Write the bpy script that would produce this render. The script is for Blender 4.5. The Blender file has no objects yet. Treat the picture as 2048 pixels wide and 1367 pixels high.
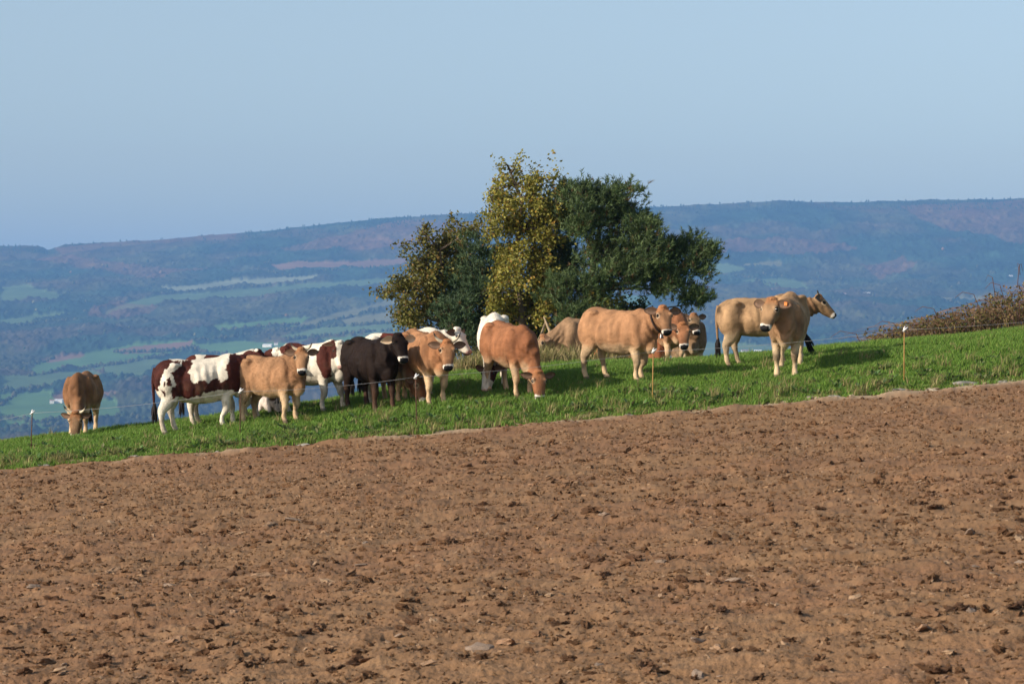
import bpy, math, random
import numpy as np
from mathutils import Vector, Matrix
random.seed(7); RNG = np.random.default_rng(7)
R = math.radians
SC = bpy.context.scene
COL = SC.collection

# ------------------------------------------------------------------ camera
cam_d = bpy.data.cameras.new('camera'); cam = bpy.data.objects.new('camera', cam_d); COL.objects.link(cam)
cam.location = (0, 0, 0); cam.rotation_euler = (R(90), 0, 0)
cam_d.sensor_width = 36; cam_d.lens = 100; cam_d.clip_start = 0.5; cam_d.clip_end = 40000
cam_d.dof.use_dof = True; cam_d.dof.focus_distance = 50; cam_d.dof.aperture_fstop = 8.0
SC.camera = cam
F = 2048 * 100 / 36.0                      # focal length in pixels of the photograph

# ------------------------------------------------------------------ sky, sun, exposure
SUN_EL, SUN_AZ = 25.0, 63.0                # elevation; degrees from straight behind the camera towards the left
sdir = Vector((-math.sin(R(SUN_AZ)) * math.cos(R(SUN_EL)), -math.cos(R(SUN_AZ)) * math.cos(R(SUN_EL)), math.sin(R(SUN_EL))))
W = bpy.data.worlds.new('World'); SC.world = W; W.use_nodes = True
nt = W.node_tree; nt.nodes.clear()
sky = nt.nodes.new('ShaderNodeTexSky'); sky.sky_type = 'NISHITA'; sky.sun_disc = False
sky.sun_elevation = R(SUN_EL); sky.sun_rotation = math.atan2(sdir.x, sdir.y)
sky.altitude = 900; sky.air_density = 1.0; sky.dust_density = 3.5; sky.ozone_density = 1.6
bg = nt.nodes.new('ShaderNodeBackground'); bg.inputs['Strength'].default_value = 0.13
wo = nt.nodes.new('ShaderNodeOutputWorld')
hsv = nt.nodes.new('ShaderNodeHueSaturation'); hsv.inputs['Hue'].default_value = .487; hsv.inputs['Saturation'].default_value = .72; hsv.inputs['Value'].default_value = 1.07
nt.links.new(sky.outputs[0], hsv.inputs['Color']); nt.links.new(hsv.outputs[0], bg.inputs[0]); nt.links.new(bg.outputs[0], wo.inputs[0])
sun_d = bpy.data.lights.new('sun', 'SUN'); sun_d.energy = 5.0; sun_d.angle = R(0.53); sun_d.color = (1.0, 0.89, 0.75)
sun = bpy.data.objects.new('sun', sun_d); COL.objects.link(sun)
sun.rotation_euler = sdir.to_track_quat('Z', 'Y').to_euler()
SC.view_settings.view_transform = 'Standard'; SC.view_settings.look = 'None'
SC.view_settings.exposure = 0.21; SC.view_settings.gamma = 1.0; SC.view_settings.use_curve_mapping = False
SC.render.engine = 'CYCLES'
SC.cycles.use_denoising = True
SC.cycles.max_bounces = 6; SC.cycles.volume_bounces = 1; SC.cycles.transparent_max_bounces = 8

# ------------------------------------------------------------------ helpers
def px(u, v, y):
    """photo pixel (2048 wide) at depth y -> world point"""
    return Vector(((u - 1024) / F * y, y, (683.5 - v) / F * y))

_P = np.random.default_rng(3).permutation(256); _P = np.concatenate([_P, _P, _P])
_G = np.array([(1,1,0),(-1,1,0),(1,-1,0),(-1,-1,0),(1,0,1),(-1,0,1),(1,0,-1),(-1,0,-1),(0,1,1),(0,-1,1),(0,1,-1),(0,-1,-1)], float)
_GA = _P[:256] * (2 * math.pi / 256); _GX = np.cos(_GA).astype(np.float32) * 1.3; _GY = np.sin(_GA).astype(np.float32) * 1.3
_P2 = _P[(_P[:256, None] + np.arange(256)[None]) & 255]            # 2-D hash table
_GX2 = _GX[_P2]; _GY2 = _GY[_P2]
def pn(x, y, z=0.0):
    if np.ndim(z) == 0:                                            # plain 2-D gradient noise, z shifts the pattern
        x = np.asarray(x, float) + 31.7 * z; y = np.asarray(y, float) + 17.3 * z
        x, y = np.broadcast_arrays(x, y); xi = np.floor(x); yi = np.floor(y)
        xf = (x - xi).astype(np.float32); yf = (y - yi).astype(np.float32); xi = xi.astype(np.int32) & 255; yi = yi.astype(np.int32) & 255
        xj = (xi + 1) & 255; yj = (yi + 1) & 255; a = xf * xf * (3 - 2 * xf); b = yf * yf * (3 - 2 * yf)
        def g2(i, j, dx, dy):
            k = i * 256 + j; return _GX2.ravel()[k] * dx + _GY2.ravel()[k] * dy
        p = g2(xi, yi, xf, yf); p = p + a * (g2(xj, yi, xf - 1, yf) - p); q = g2(xi, yj, xf, yf - 1); q = q + a * (g2(xj, yj, xf - 1, yf - 1) - q)
        return p + b * (q - p)
    return pn3(x, y, z)
def pn3(x, y, z=0.0):
    x, y, z = np.broadcast_arrays(np.asarray(x, float), np.asarray(y, float), np.asarray(z, float))
    xi = np.floor(x).astype(int); yi = np.floor(y).astype(int); zi = np.floor(z).astype(int)
    xf = x - xi; yf = y - yi; zf = z - zi
    xi &= 255; yi &= 255; zi &= 255
    f = lambda t: t * t * t * (t * (t * 6 - 15) + 10)
    a, b, c = f(xf), f(yf), f(zf)
    def g(i, j, k):
        h = _G[_P[_P[_P[xi + i] + yi + j] + zi + k] % 12]
        return h[..., 0] * (xf - i) + h[..., 1] * (yf - j) + h[..., 2] * (zf - k)
    l = lambda p, q, t: p + t * (q - p)
    return l(l(l(g(0,0,0), g(1,0,0), a), l(g(0,1,0), g(1,1,0), a), b), l(l(g(0,0,1), g(1,0,1), a), l(g(0,1,1), g(1,1,1), a), b), c)
def fbm(x, y, z=0.0, o=4):
    s = 0; w = 1.0
    for i in range(o):
        s = s + w * pn(x * 2**i + 17 * i, y * 2**i + 5 * i, z * 2**i if not np.isscalar(z) else z + i); w *= .5
    return s
def sm(a, b, x):
    t = np.clip((x - a) / (b - a), 0, 1); return t * t * (3 - 2 * t)

def link(o, parent=None):
    COL.objects.link(o)
    if parent is not None: o.parent = parent
    return o
def tag(o, label=None, cat=None, group=None, kind=None):
    if label: o['label'] = label
    if cat: o['category'] = cat
    if group: o['group'] = group
    if kind: o['kind'] = kind
    return o
def empty(name, loc, rz=0):
    o = bpy.data.objects.new(name, None); o.location = loc; o.rotation_euler = (0, 0, rz); o.empty_display_size = .1
    return link(o)
def mesh(name, V, Fc, smooth=True, col=None, mat=None):
    me = bpy.data.meshes.new(name)
    if isinstance(V, np.ndarray): V = V.astype(np.float32)
    if isinstance(Fc, np.ndarray):
        n = Fc.shape[1]
        me.vertices.add(len(V)); me.vertices.foreach_set('co', np.asarray(V, np.float32).ravel())
        me.loops.add(Fc.size); me.loops.foreach_set('vertex_index', Fc.astype(np.int32).ravel())
        me.polygons.add(len(Fc)); me.polygons.foreach_set('loop_start', np.arange(0, Fc.size, n, dtype=np.int32))
        me.update(calc_edges=True); me.validate()
    else:
        me.from_pydata([tuple(p) for p in V], [], [tuple(f) for f in Fc]); me.update()
    if smooth: me.polygons.foreach_set('use_smooth', np.ones(len(me.polygons), bool))
    if col is not None: setcol(me, col)
    if mat: me.materials.append(mat)
    return me
def setcol(me, col):
    a = me.color_attributes.new('Col', 'FLOAT_COLOR', 'POINT')
    c = np.ones((len(me.vertices), 4), np.float32); c[:, :3] = col; a.data.foreach_set('color', c.ravel())
def grid_faces(nr, nc):
    i = np.arange(nr * nc).reshape(nr, nc)
    return np.stack([i[:-1, :-1], i[:-1, 1:], i[1:, 1:], i[1:, :-1]], -1).reshape(-1, 4)

class MB:
    def __init__(s): s.V = []; s.F = []; s.C = []
    def add(s, V, Fc, c=None):
        o = len(s.V); s.V += [tuple(p) for p in V]; s.F += [tuple(i + o for i in f) for f in Fc]
        if c is not None: s.C += [c if np.ndim(c) == 1 else None] * len(V) if np.ndim(c) == 1 else [tuple(q) for q in c]
    def tube(s, pts, rad, n=6, c=None):
        pts = [Vector(p) for p in pts]; V = []; Fc = []
        for i, p in enumerate(pts):
            t = (pts[min(i + 1, len(pts) - 1)] - pts[max(i - 1, 0)]).normalized()
            a = t.cross(Vector((0, 0, 1)) if abs(t.z) < .9 else Vector((1, 0, 0))).normalized(); b = t.cross(a)
            for k in range(n):
                th = 2 * math.pi * k / n; V.append(p + (a * math.cos(th) + b * math.sin(th)) * rad[i])
        m = len(pts)
        for i in range(m - 1):
            for k in range(n): Fc.append((i*n+k, i*n+(k+1) % n, (i+1)*n+(k+1) % n, (i+1)*n+k))
        Fc.append(tuple(range(n))[::-1]); Fc.append(tuple((m-1)*n+k for k in range(n)))
        s.add(V, Fc, c)
    def box(s, c0, sx, sy, sz, c=None):
        x, y, z = c0
        V = [(x+i*sx/2, y+j*sy/2, z+k*sz/2) for i in (-1, 1) for j in (-1, 1) for k in (-1, 1)]
        s.add(V, [(0,1,3,2),(4,6,7,5),(0,4,5,1),(2,3,7,6),(0,2,6,4),(1,5,7,3)], c)
    def obj(s, name, mat, parent=None, smooth=True):
        me = mesh(name, s.V, s.F, smooth, np.array(s.C) if s.C else None, mat)
        return link(bpy.data.objects.new(name, me), parent)

# ------------------------------------------------------------------ materials
def mat(name, color=None, attr=False, rough=.9, var=0.0, vscale=5.0, bump=0.0, bscale=50.0, trans=0.0, spec=.3, dist=.02, tcol=None):
    m = bpy.data.materials.new(name); m.use_nodes = True; t = m.node_tree; b = t.nodes['Principled BSDF']
    b.inputs['Roughness'].default_value = rough; b.inputs['Specular IOR Level'].default_value = spec
    if attr:
        a = t.nodes.new('ShaderNodeAttribute'); a.attribute_name = 'Col'; src = a.outputs['Color']
    else:
        a = t.nodes.new('ShaderNodeRGB'); a.outputs[0].default_value = (*color, 1); src = a.outputs[0]
    if var:
        co = t.nodes.new('ShaderNodeTexCoord'); n = t.nodes.new('ShaderNodeTexNoise'); n.inputs['Scale'].default_value = vscale; n.inputs['Detail'].default_value = 6
        t.links.new(co.outputs['Object'], n.inputs['Vector'])
        mr = t.nodes.new('ShaderNodeMapRange'); mr.inputs[1].default_value = .3; mr.inputs[2].default_value = .7; mr.inputs[3].default_value = 1 - var; mr.inputs[4].default_value = 1 + var
        t.links.new(n.outputs[0], mr.inputs[0])
        mx = t.nodes.new('ShaderNodeMix'); mx.data_type = 'RGBA'; mx.blend_type = 'MULTIPLY'; mx.inputs[0].default_value = 1
        t.links.new(src, mx.inputs[6]); t.links.new(mr.outputs[0], mx.inputs[7]); src = mx.outputs[2]
    t.links.new(src, b.inputs['Base Color'])
    if bump:
        co2 = t.nodes.new('ShaderNodeTexCoord'); n2 = t.nodes.new('ShaderNodeTexNoise'); n2.inputs['Scale'].default_value = bscale; n2.inputs['Detail'].default_value = 5
        t.links.new(co2.outputs['Object'], n2.inputs['Vector'])
        bp = t.nodes.new('ShaderNodeBump'); bp.inputs['Strength'].default_value = bump; bp.inputs['Distance'].default_value = dist
        t.links.new(n2.outputs[0], bp.inputs['Height']); t.links.new(bp.outputs[0], b.inputs['Normal'])
    if trans:
        tr = t.nodes.new('ShaderNodeBsdfTranslucent'); t.links.new(src, tr.inputs[0])
        ms = t.nodes.new('ShaderNodeMixShader'); ms.inputs[0].default_value = trans
        t.links.new(b.outputs[0], ms.inputs[1]); t.links.new(tr.outputs[0], ms.inputs[2]); t.links.new(ms.outputs[0], t.nodes['Material Output'].inputs[0])
    return m
M_SOIL = mat('soil', attr=True, rough=.95, var=.12, vscale=25, bump=.55, bscale=60, dist=.02, spec=.15)
M_CLOD = mat('clod', attr=True, rough=.95, var=.3, vscale=14, bump=.8, bscale=60, dist=.02, spec=.1)
M_STONE = mat('stone', attr=True, rough=.85, var=.2, vscale=12, bump=.4, bscale=40, dist=.02)
M_TURF = mat('turf', attr=True, rough=.95, var=.25, vscale=4)
M_GRASS = mat('grass_blades', attr=True, rough=.6, var=.25, vscale=2, trans=.25, spec=.25)
M_HILL = mat('hill', attr=True, rough=1, var=0, spec=0)
M_FAR = mat('far_foliage', attr=True, rough=1, spec=0)
M_COAT = mat('coat', attr=True, rough=.72, var=.14, vscale=6, bump=.5, bscale=38, dist=.015, spec=.12)
M_COATHAIR = mat('coat_hair', attr=True, rough=.8, spec=.06)
M_HORN = mat('horn', attr=True, rough=.45)
M_EYE = mat('eye', (0.008, .006, .005), rough=.12, spec=.6)
M_TAILHAIR = mat('tail_hair', attr=True, rough=.7, bump=.6, bscale=70)
M_LEAF = mat('leaf', attr=True, rough=.55, trans=.3, spec=.3)
M_NEEDLE = mat('needles', attr=True, rough=.6, trans=.12, spec=.3)
M_BARK = mat('bark', (.10, .075, .052), rough=.95, var=.35, vscale=8, bump=.8, bscale=25)
M_DEAD = mat('dead_wood', (.30, .22, .13), rough=.9, var=.3, vscale=9, bump=.5, bscale=30)
M_CANE = mat('cane', attr=True, rough=.8)
M_DRY = mat('dry_grass', attr=True, rough=.85, trans=.15)
M_METAL = mat('rusty_iron', (.10, .05, .03), rough=.8, var=.4, vscale=30, bump=.3)
M_FIBRE = mat('fibreglass_stake', (.36, .20, .06), rough=.6, var=.2, vscale=20)
M_WHITE = mat('insulator', (.75, .75, .73), rough=.45)
M_WIRE = mat('wire', (.30, .30, .30), rough=.45)
M_LEATHER = mat('collar_leather', (.035, .022, .016), rough=.7, var=.3, vscale=40)
M_BELL = mat('bell_metal', (.16, .14, .13), rough=.3); M_BELL.node_tree.nodes['Principled BSDF'].inputs['Metallic'].default_value = .9
M_WALLS = mat('house_wall', (.75, .72, .66), rough=.9); M_ROOF = mat('house_roof', (.30, .20, .16), rough=.9); M_ROOF2 = mat('house_roof_pale', (.6, .6, .6), rough=.8)
M_TAG = mat('ear_tag', (.75, .22, .05), rough=.5)

# ------------------------------------------------------------------ near ground
YB = 46.5
_cu = np.array([-900, -300, 0, 150, 300, 480, 660, 730, 830, 930, 1090, 1200, 1400, 1640, 2048, 2500, 3000], float)
_cv = np.array([1000, 925, 890, 876, 855, 833, 806, 792, 768, 748, 737, 730, 724, 700, 663, 630, 600], float)
_tu = np.arange(-900, 3001, 20.0); _tv = np.interp(_tu, _cu, _cv)
for _ in range(14): _tv[1:-1] = .25 * _tv[:-2] + .5 * _tv[1:-1] + .25 * _tv[2:]
def yb_of(x): return YB + .22 * np.sin(x * .55 + 1) + .12 * np.sin(x * 1.7) + .18 * fbm(x * .8, 3.3, 0, 3)
def ground(x, y):
    x = np.asarray(x, float); y = np.asarray(y, float)
    u = 1024 + F * x / np.maximum(y, 1.0)
    yb = yb_of(x); zb = -1.365 + .0858 * x
    yc = np.interp(u, [0, 1024, 2048], [51, 54, 55])
    zc = (683.5 - np.interp(u, _tu, _tv)) / F * yc
    s = np.clip((y - yb) / (yc - yb), 0, 1)
    zg = zb + (zc - zb) * (2 * s - s * s)
    d = np.maximum(y - yc, 0)
    zg = zg - np.where(d < 8, .015 * d * d, .96 + .24 * (d - 8))
    return np.where(y < yb, zb - .035 * (yb - y), zg) + .03 * fbm(x * .5, y * .5, 1.7, 2) * sm(yb, yb + 2, y)
def gz(x, y): return float(ground(x, y))
def hit(u, v):
    """world point where the ray of photo pixel (u, v) meets the near ground"""
    ys = np.linspace(16, 56, 800); xs = (u - 1024) / F * ys; zs = (683.5 - v) / F * ys
    ok = ground(xs, ys) >= zs; k = np.argmax(ok) if ok.any() else np.argmin(zs - ground(xs, ys))
    return Vector((xs[k], ys[k], ground(xs[k], ys[k])))
def at_depth(u, y):
    x = (u - 1024) / F * y; return Vector((x, y, gz(x, y)))

# ploughed field
def soil_disp(x, y):
    big = fbm(x * 1.1, y * 1.1, 0, 3) * .05
    med = fbm(x * 5, y * 5, 4.2, 3)
    r = np.abs(fbm(x * 11, y * 11, 9.1, 3))
    cl = sm(.18, .6, pn(x * 3.6, y * 3.6, 2.2)) * .05
    return big * .8 + med * .016 + (.35 - r) * .015 + cl * .35 + .005 * fbm(x * 28, y * 28, 3.3, 2)
na, nr = 1150, 520
inv = np.linspace(1 / 14.5, 1 / 47.3, nr); ys = 1 / inv
A, Y = np.meshgrid(np.linspace(-.235, .235, na), ys); X = A * Y
yb = yb_of(X); edge = sm(0.05, .5, yb - Y)
Zs = ground(X, np.minimum(Y, yb - 1e-3)) + soil_disp(X, Y) * (.75 + .25 * edge) + .05 * np.exp(-((yb - Y - .55) / .3)**2) * (.5 + fbm(X * 1.5, Y * 1.5, 7, 2))
Zs = np.where(Y > yb, ground(X, Y) - .06 - .3 * (Y - yb), Zs)
c1 = np.array([.232, .131, .066]); c2 = np.array([.225, .121, .062]); c3 = np.array([.29, .178, .095])
n1 = sm(-.25, .35, fbm(X * .22 + 3, Y * .3, 5, 3))[..., None]; n2 = sm(.0, .5, fbm(X * 2.2, Y * 2.2, 8, 4))[..., None]
C = c1 * (1 - n1) + c2 * n1; C = C * (1 - .35 * n2) + c3 * .35 * n2
pale = (np.exp(-((yb - Y - .25) / .5)**2) * sm(-.3, .25, fbm(X * .9, Y * .5, 2, 3) + .04 * X))[..., None]
C = C * (1 - .75 * pale) + np.array([.46, .35, .23]) * .75 * pale
damp = sm(.12, .45, fbm(X * 3.3 + 40, Y * 3.3, 6, 3))[..., None]; C = C * (1 - .16 * damp)
me = mesh('ploughed_field', np.stack([X, Y, Zs], -1).reshape(-1, 3), grid_faces(nr, na), True, C.reshape(-1, 3), M_SOIL)
field = link(bpy.data.objects.new('ploughed_field', me)); tag(field, 'bare brown ploughed field in the foreground', kind='structure')
def soil_z(x, y): return float(ground(x, min(y, float(yb_of(x)) - 1e-3)) + soil_disp(x, y))

# meadow ground
na, nr = 420, 260
ys = np.concatenate([np.linspace(46.0, 60, 170), np.linspace(60.2, 170, nr - 170)])
A, Y = np.meshgrid(np.linspace(-.30, .30, na), ys); X = A * Y
yb = yb_of(X); Zm = ground(X, np.maximum(Y, yb + 1e-3)) + .012
Zm = np.where(Y < yb, Zm - .25 * (yb - Y) - .02, Zm) + .03 * fbm(X * 2, Y * 2, 3, 2)
g1 = np.array([.10, .165, .028]); g2 = np.array([.16, .17, .055])
n1 = sm(.05, .5, fbm(X * .7, Y * .7, 2, 3))[..., None]; C = g1 * (1 - n1) + g2 * n1
ed = np.exp(-np.maximum(Y - yb, 0) / .35)[..., None]; C = C * (1 - .9 * ed) + np.array([.27, .18, .10]) * .9 * ed
me = mesh('meadow', np.stack([X, Y, Zm], -1).reshape(-1, 3), grid_faces(nr, na), True, C.reshape(-1, 3), M_TURF)
tag(link(bpy.data.objects.new('meadow', me)), 'green grazing meadow rising to the crest', kind='structure')

# ------------------------------------------------------------------ far valley and hills
_ru = np.array([-900, -200, 0, 75, 84, 96, 130, 200, 300, 400, 480, 540, 600, 700, 800, 960, 1120, 1280, 1450, 1560, 1680, 1750, 1900, 2048, 2500, 3000], float)
_rv = np.array([520, 492, 489, 488, 490, 497, 486, 481, 477, 468, 462, 457, 450, 439, 431, 423, 418, 411, 404, 398, 402, 399, 396, 394, 392, 395], float)
_ru2 = np.arange(-900, 3001, 20.0); _rv2 = np.interp(_ru2, _ru, _rv)
for _ in range(60): _rv2[1:-1] = .25 * _rv2[:-2] + .5 * _rv2[1:-1] + .25 * _rv2[2:]
def ridge_v(u): return np.interp(u, _ru, _rv)
YR = 9300.0
def hill_z(x, y):
    y = np.asarray(y, float); x = np.asarray(x, float); u = 1024 + F * x / y
    k = np.clip((y - 3600) / (YR - 3600), 0, 1); rs = np.interp(u, _ru2, _rv2)
    rv = rs + (ridge_v(u) - rs) * sm(.93, 1.0, k) + 4
    v = 905 + (rv - 905) * (k ** .92)
    z = (683.5 - v) / F * y
    lo = 95 * fbm(x / 2600 + .7, y / 2100, 3.1, 4) + 26 * fbm(x / 520, y / 600, 1.1, 3)
    amp = sm(3600, 4600, y) * (1 - sm(YR - 1500, YR - 250, y))
    z = z + lo * amp * .55
    zn = -16 - .24 * (y - 120)                    # the near slope falling into the valley
    floor = (683.5 - 905) / F * 3600 - 14 + 6 * fbm(x / 300, y / 300, 2, 2)
    zn = np.maximum(zn, floor)
    z = np.where(y < 3600, floor + (z - floor) * sm(3000, 3600, y), z)
    z = np.where(y < 1000, zn, z)
    return z - np.where(y > YR, .20 * (y - YR), 0)
vs = np.linspace(0, 1, 470)
ys = np.concatenate([np.array([95, 120, 160, 220, 300, 400, 550, 800, 1000, 1500, 2200, 2800, 3200]), 3500 + (YR - 3500) * vs, YR + np.array([40, 100, 200, 400, 900, 1600, 2600])])
na = 900; A, Y = np.meshgrid(np.linspace(-.29, .29, na), ys); X = A * Y
Z = hill_z(X, Y)
U = 1024 + F * X / Y; V = 683.5 - Z / Y * F
def inpoly(px_, py_, poly):
    r = np.zeros(px_.shape, bool); n = len(poly)
    for i in range(n):
        x1, y1 = poly[i]; x2, y2 = poly[(i + 1) % n]
        if y1 == y2: continue
        r ^= ((y1 > py_) != (y2 > py_)) & (px_ < (x2 - x1) * (py_ - y1) / (y2 - y1) + x1)
    return r
GR = (.105, .19, .066); GR2 = (.112, .165, .074); BR = (.22, .125, .08); OL = (.17, .165, .085); PALE = (.25, .27, .17); RU = (.22, .085, .05)
FIELDS = [
 (GR2, [(0,575),(60,572),(125,592),(110,600),(60,596),(0,606)]),
 (PALE, [(320,577),(430,564),(540,556),(640,552),(600,562),(470,572),(400,578),(330,582)]),
 (GR2, [(300,592),(420,584),(560,572),(640,566),(800,556),(800,564),(620,582),(480,594),(330,606),(210,630),(200,622)]),
 (BR, [(535,530),(600,523),(700,526),(750,520),(815,516),(812,528),(740,536),(640,533),(560,540)]),
 (RU, [(180,618),(240,606),(320,612),(300,626),(240,640),(170,638)]), (RU, [(300,560),(60,520),(130,512),(300,535),(420,540)]),
 (GR2, [(0,640),(60,630),(150,626),(60,642),(0,652)]),
 (GR, [(70,728),(180,704),(270,688),(390,682),(380,700),(300,712),(220,728),(120,742),(60,750)]),
 (BR, [(75,722),(130,710),(170,707),(165,714),(100,726)]), (BR, [(228,700),(270,692),(385,683),(375,694),(330,702),(250,707)]),
 (GR, [(380,690),(480,682),(560,686),(620,694),(560,706),(430,714),(390,712)]),
 (GR2, [(0,752),(60,752),(170,738),(220,752),(150,770),(40,778),(0,784)]), (GR2, [(170,735),(300,715),(340,724),(300,745),(230,760),(225,748)]),
 (GR, [(0,790),(100,782),(110,796),(230,800),(240,828),(120,846),(0,836)]), (BR, [(108,788),(150,780),(226,783),(226,795),(112,797)]),
 (GR, [(0,840),(110,848),(90,864),(0,858)]),
 (GR, [(430,654),(560,638),(620,636),(590,652),(450,664)]), (GR2, [(560,672),(640,656),(760,640),(830,632),(830,662),(700,672),(600,682)]),
 (OL, [(580,652),(700,618),(780,600),(800,606),(720,628),(640,650)]), (OL, [(660,648),(700,636),(800,620),(830,624),(820,640),(740,650)]),
 (GR, [(640,682),(720,672),(800,668),(800,690),(640,700)]),
 (GR2, [(1405,522),(1470,530),(1500,542),(1440,548),(1405,545)]), (GR2, [(1480,562),(1540,556),(1600,566),(1625,580),(1540,574)]),
 (GR, [(1250,588),(1285,594),(1310,614),(1230,610)]), (OL, [(1860,594),(1960,596),(1990,606),(1880,604)]), (OL, [(1490,526),(1560,524),(1560,532),(1490,532)]),
 (RU, [(1800,412),(2060,400),(2060,500),(1980,470),(1900,462),(1840,440)]), (RU, [(1440,480),(1600,478),(1720,496),(1650,510),(1440,505)]),
 (RU, [(1720,535),(1800,515),(1830,535),(1760,560)]), (RU, [(560,500),(800,440),(960,440),(960,470),(760,500)]), (RU, [(110,496),(300,476),(480,462),(470,478),(260,490),(120,508)]),
 (GR2, [(1330,680),(1500,690),(1600,700),(1600,712),(1340,712)]),
]
Uw = U + 7 * pn(X / 90, Y / 160, 3) + 3 * pn(X / 30, Y / 60, 5); Vw = V + 2.2 * pn(X / 110, Y / 200, 9)
fo = sm(-.3, .4, fbm(X / 420, Y / 620, 2.5, 3)); fine = fbm(X / 26, Y / 70, 8.5, 3)
conif = np.array([.020, .042, .026]); decid = np.array([.060, .060, .028]); rust = np.array([.105, .058, .036])
C = conif * (1 - fo[..., None]) + decid * fo[..., None]
ru = sm(.1, .45, fbm(X / 300 + 9, Y / 500, 6.5, 3))[..., None] * .45; C = C * (1 - ru) + rust * ru
top = sm(0, 60, (V - ridge_v(U)))[..., None]; C = C * top + conif * (1 - top) * 1.1 if False else C
isfield = np.zeros(U.shape, bool); cls = np.zeros(U.shape)
C = C * (1 + .45 * fine[..., None]) * (1 + .6 * fbm(X / 130, Y / 190, 4.4, 3))[..., None]
for colr, poly in FIELDS:
    m = inpoly(Uw, Vw, poly) & (Y > 3000)
    if colr is RU: C[m] = C[m] * .62 + np.array(colr) * .38 * (1 + .4 * fine[m][:, None]); continue
    C[m] = np.array(colr) * (1 + .18 * fbm(X[m] / 60, Y[m] / 120, 4, 2))[:, None] * 0.9; isfield |= m
canopy = np.where(isfield, 0, 11 * np.abs(fbm(X / 15, Y / 40, 1.5, 2)) + 12 * pn(X / 70, Y / 110, 6)) * sm(3300, 3800, Y) * (1 - .7 * sm(YR - 500, YR - 100, Y))
Z = Z + np.maximum(canopy, 0)
me = mesh('hills', np.stack([X, Y, Z], -1).reshape(-1, 3), grid_faces(len(ys), na), True, np.clip(C, .005, 1).reshape(-1, 3), M_HILL)
tag(link(bpy.data.objects.new('hills', me)), 'wooded hills and patchwork fields across the valley', kind='structure')

def blob_tree(B, p, w, h, c, cone=False):
    """a small far tree: low-poly crown"""
    n = 6; V = []; Fc = []
    prof = [(0, .75), (.35, .62), (.7, .34)] if cone else [(0, .35), (.25, .95), (.6, .9), (.86, .5)]
    for (t, r) in prof:
        for k in range(n):
            a = 2 * math.pi * (k + .5 * (t > .3)) / n; rr = r * w * random.uniform(.8, 1.2) / 2
            V.append((p[0] + rr * math.cos(a), p[1] + rr * math.sin(a), p[2] + t * h))
    V.append((p[0], p[1], p[2] + h)); L = len(prof)
    for i in range(L - 1):
        for k in range(n): Fc.append((i*n+k, i*n+(k+1) % n, (i+1)*n+(k+1) % n, (i+1)*n+k))
    for k in range(n): Fc.append(((L-1)*n+k, (L-1)*n+(k+1) % n, L*n))
    B.add(V, Fc, c)
FY = np.linspace(3500, YR, 900); _fu = np.arange(-300, 2400, 6.0)
_FX = (_fu[:, None] - 1024) / F * FY[None]; FV = 683.5 - hill_z(_FX, np.broadcast_to(FY, _FX.shape)) / FY * F
def far_pt(u, v):
    i = int(np.clip(round((u + 300) / 6), 0, FV.shape[0] - 1)); k = np.argmax(FV[i] <= v); y = FY[k] + random.uniform(-5, 5); x = (u - 1024) / F * y
    return Vector((x, y, (683.5 - FV[i, k]) / F * FY[k]))
B = MB()
HEDGES = [[(60,752),(180,735),(240,728),(330,712),(400,700)],[(0,786),(60,780),(120,772),(240,755)],[(0,838),(60,845),(140,842)],[(380,700),(470,714),(560,708)],[(390,682),(470,676),(540,668),(620,655)],
 [(560,682),(660,672),(740,664),(830,660)],[(600,655),(700,652),(800,645)],[(640,650),(720,630),(800,612)],[(430,664),(520,655),(600,650)],[(0,862),(120,850),(240,835),(320,840)],[(40,780),(20,800),(0,812)],
 [(320,588),(470,576),(620,566)],[(1405,548),(1480,552),(1560,575)],[(1500,545),(1600,562)],[(1860,606),(1990,610)],[(540,545),(700,540),(800,534)],[(520,532),(545,522)],[(160,640),(0,655)],[(230,706),(330,704),(400,694)],[(20,734),(80,728),(110,716)]]
for h in HEDGES:
    for (a, b) in zip(h[:-1], h[1:]):
        n = int(abs(b[0] - a[0]) / 3.2) + 2
        for i in range(n):
            if random.random() < .2: continue
            t = i / n; p = far_pt(a[0] + (b[0]-a[0]) * t + random.uniform(-2, 2), a[1] + (b[1]-a[1]) * t + random.uniform(-1.2, 1.2))
            s = random.uniform(5, 11); g = random.random(); c = np.array([.03, .05, .025]) * (1 - g) + np.array([.085, .075, .03]) * g
            blob_tree(B, p - Vector((0, 0, 1)), s, s * random.uniform(.8, 1.2), c)
for _ in range(1900):                                  # woods breaking the lower slopes
    u, v = random.uniform(-40, 2090), random.uniform(500, 880)
    if pn(u / 90, v / 40, 3) < .0 or any(inpoly(np.array([u]), np.array([v]), q)[0] for (cc_, q) in FIELDS if cc_ is not RU): continue
    p = far_pt(u, v); s = random.uniform(6, 12); g = random.random()
    c = np.array([.03, .052, .028]) * (1 - g) + np.array([.075, .072, .03]) * g
    if random.random() < .05: c = np.array(random.choice([(.24, .18, .05), (.20, .11, .05), (.18, .17, .07)]))
    blob_tree(B, p - Vector((0, 0, 1)), s, s * random.uniform(.9, 1.3), c)
tag(B.obj('valley_trees', M_FAR), 'hazy hedgerow trees and copses across the valley', 'trees', kind='stuff')
B = MB()
for _ in range(1500):
    u = random.uniform(-200, 2250)
    x = (u - 1024) / F * YR; yy = YR + random.uniform(-260, 10); x = (u - 1024) / F * yy
    if 84 < u < 480 and random.random() < .8: continue
    blob_tree(B, (x, yy, float(hill_z(x, yy)) + 2), random.uniform(5, 9), random.uniform(4, 8), (.02, .04, .026), True)
tag(B.obj('ridge_conifers', M_FAR), 'line of conifers along the far ridge', 'trees', kind='stuff')

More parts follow.
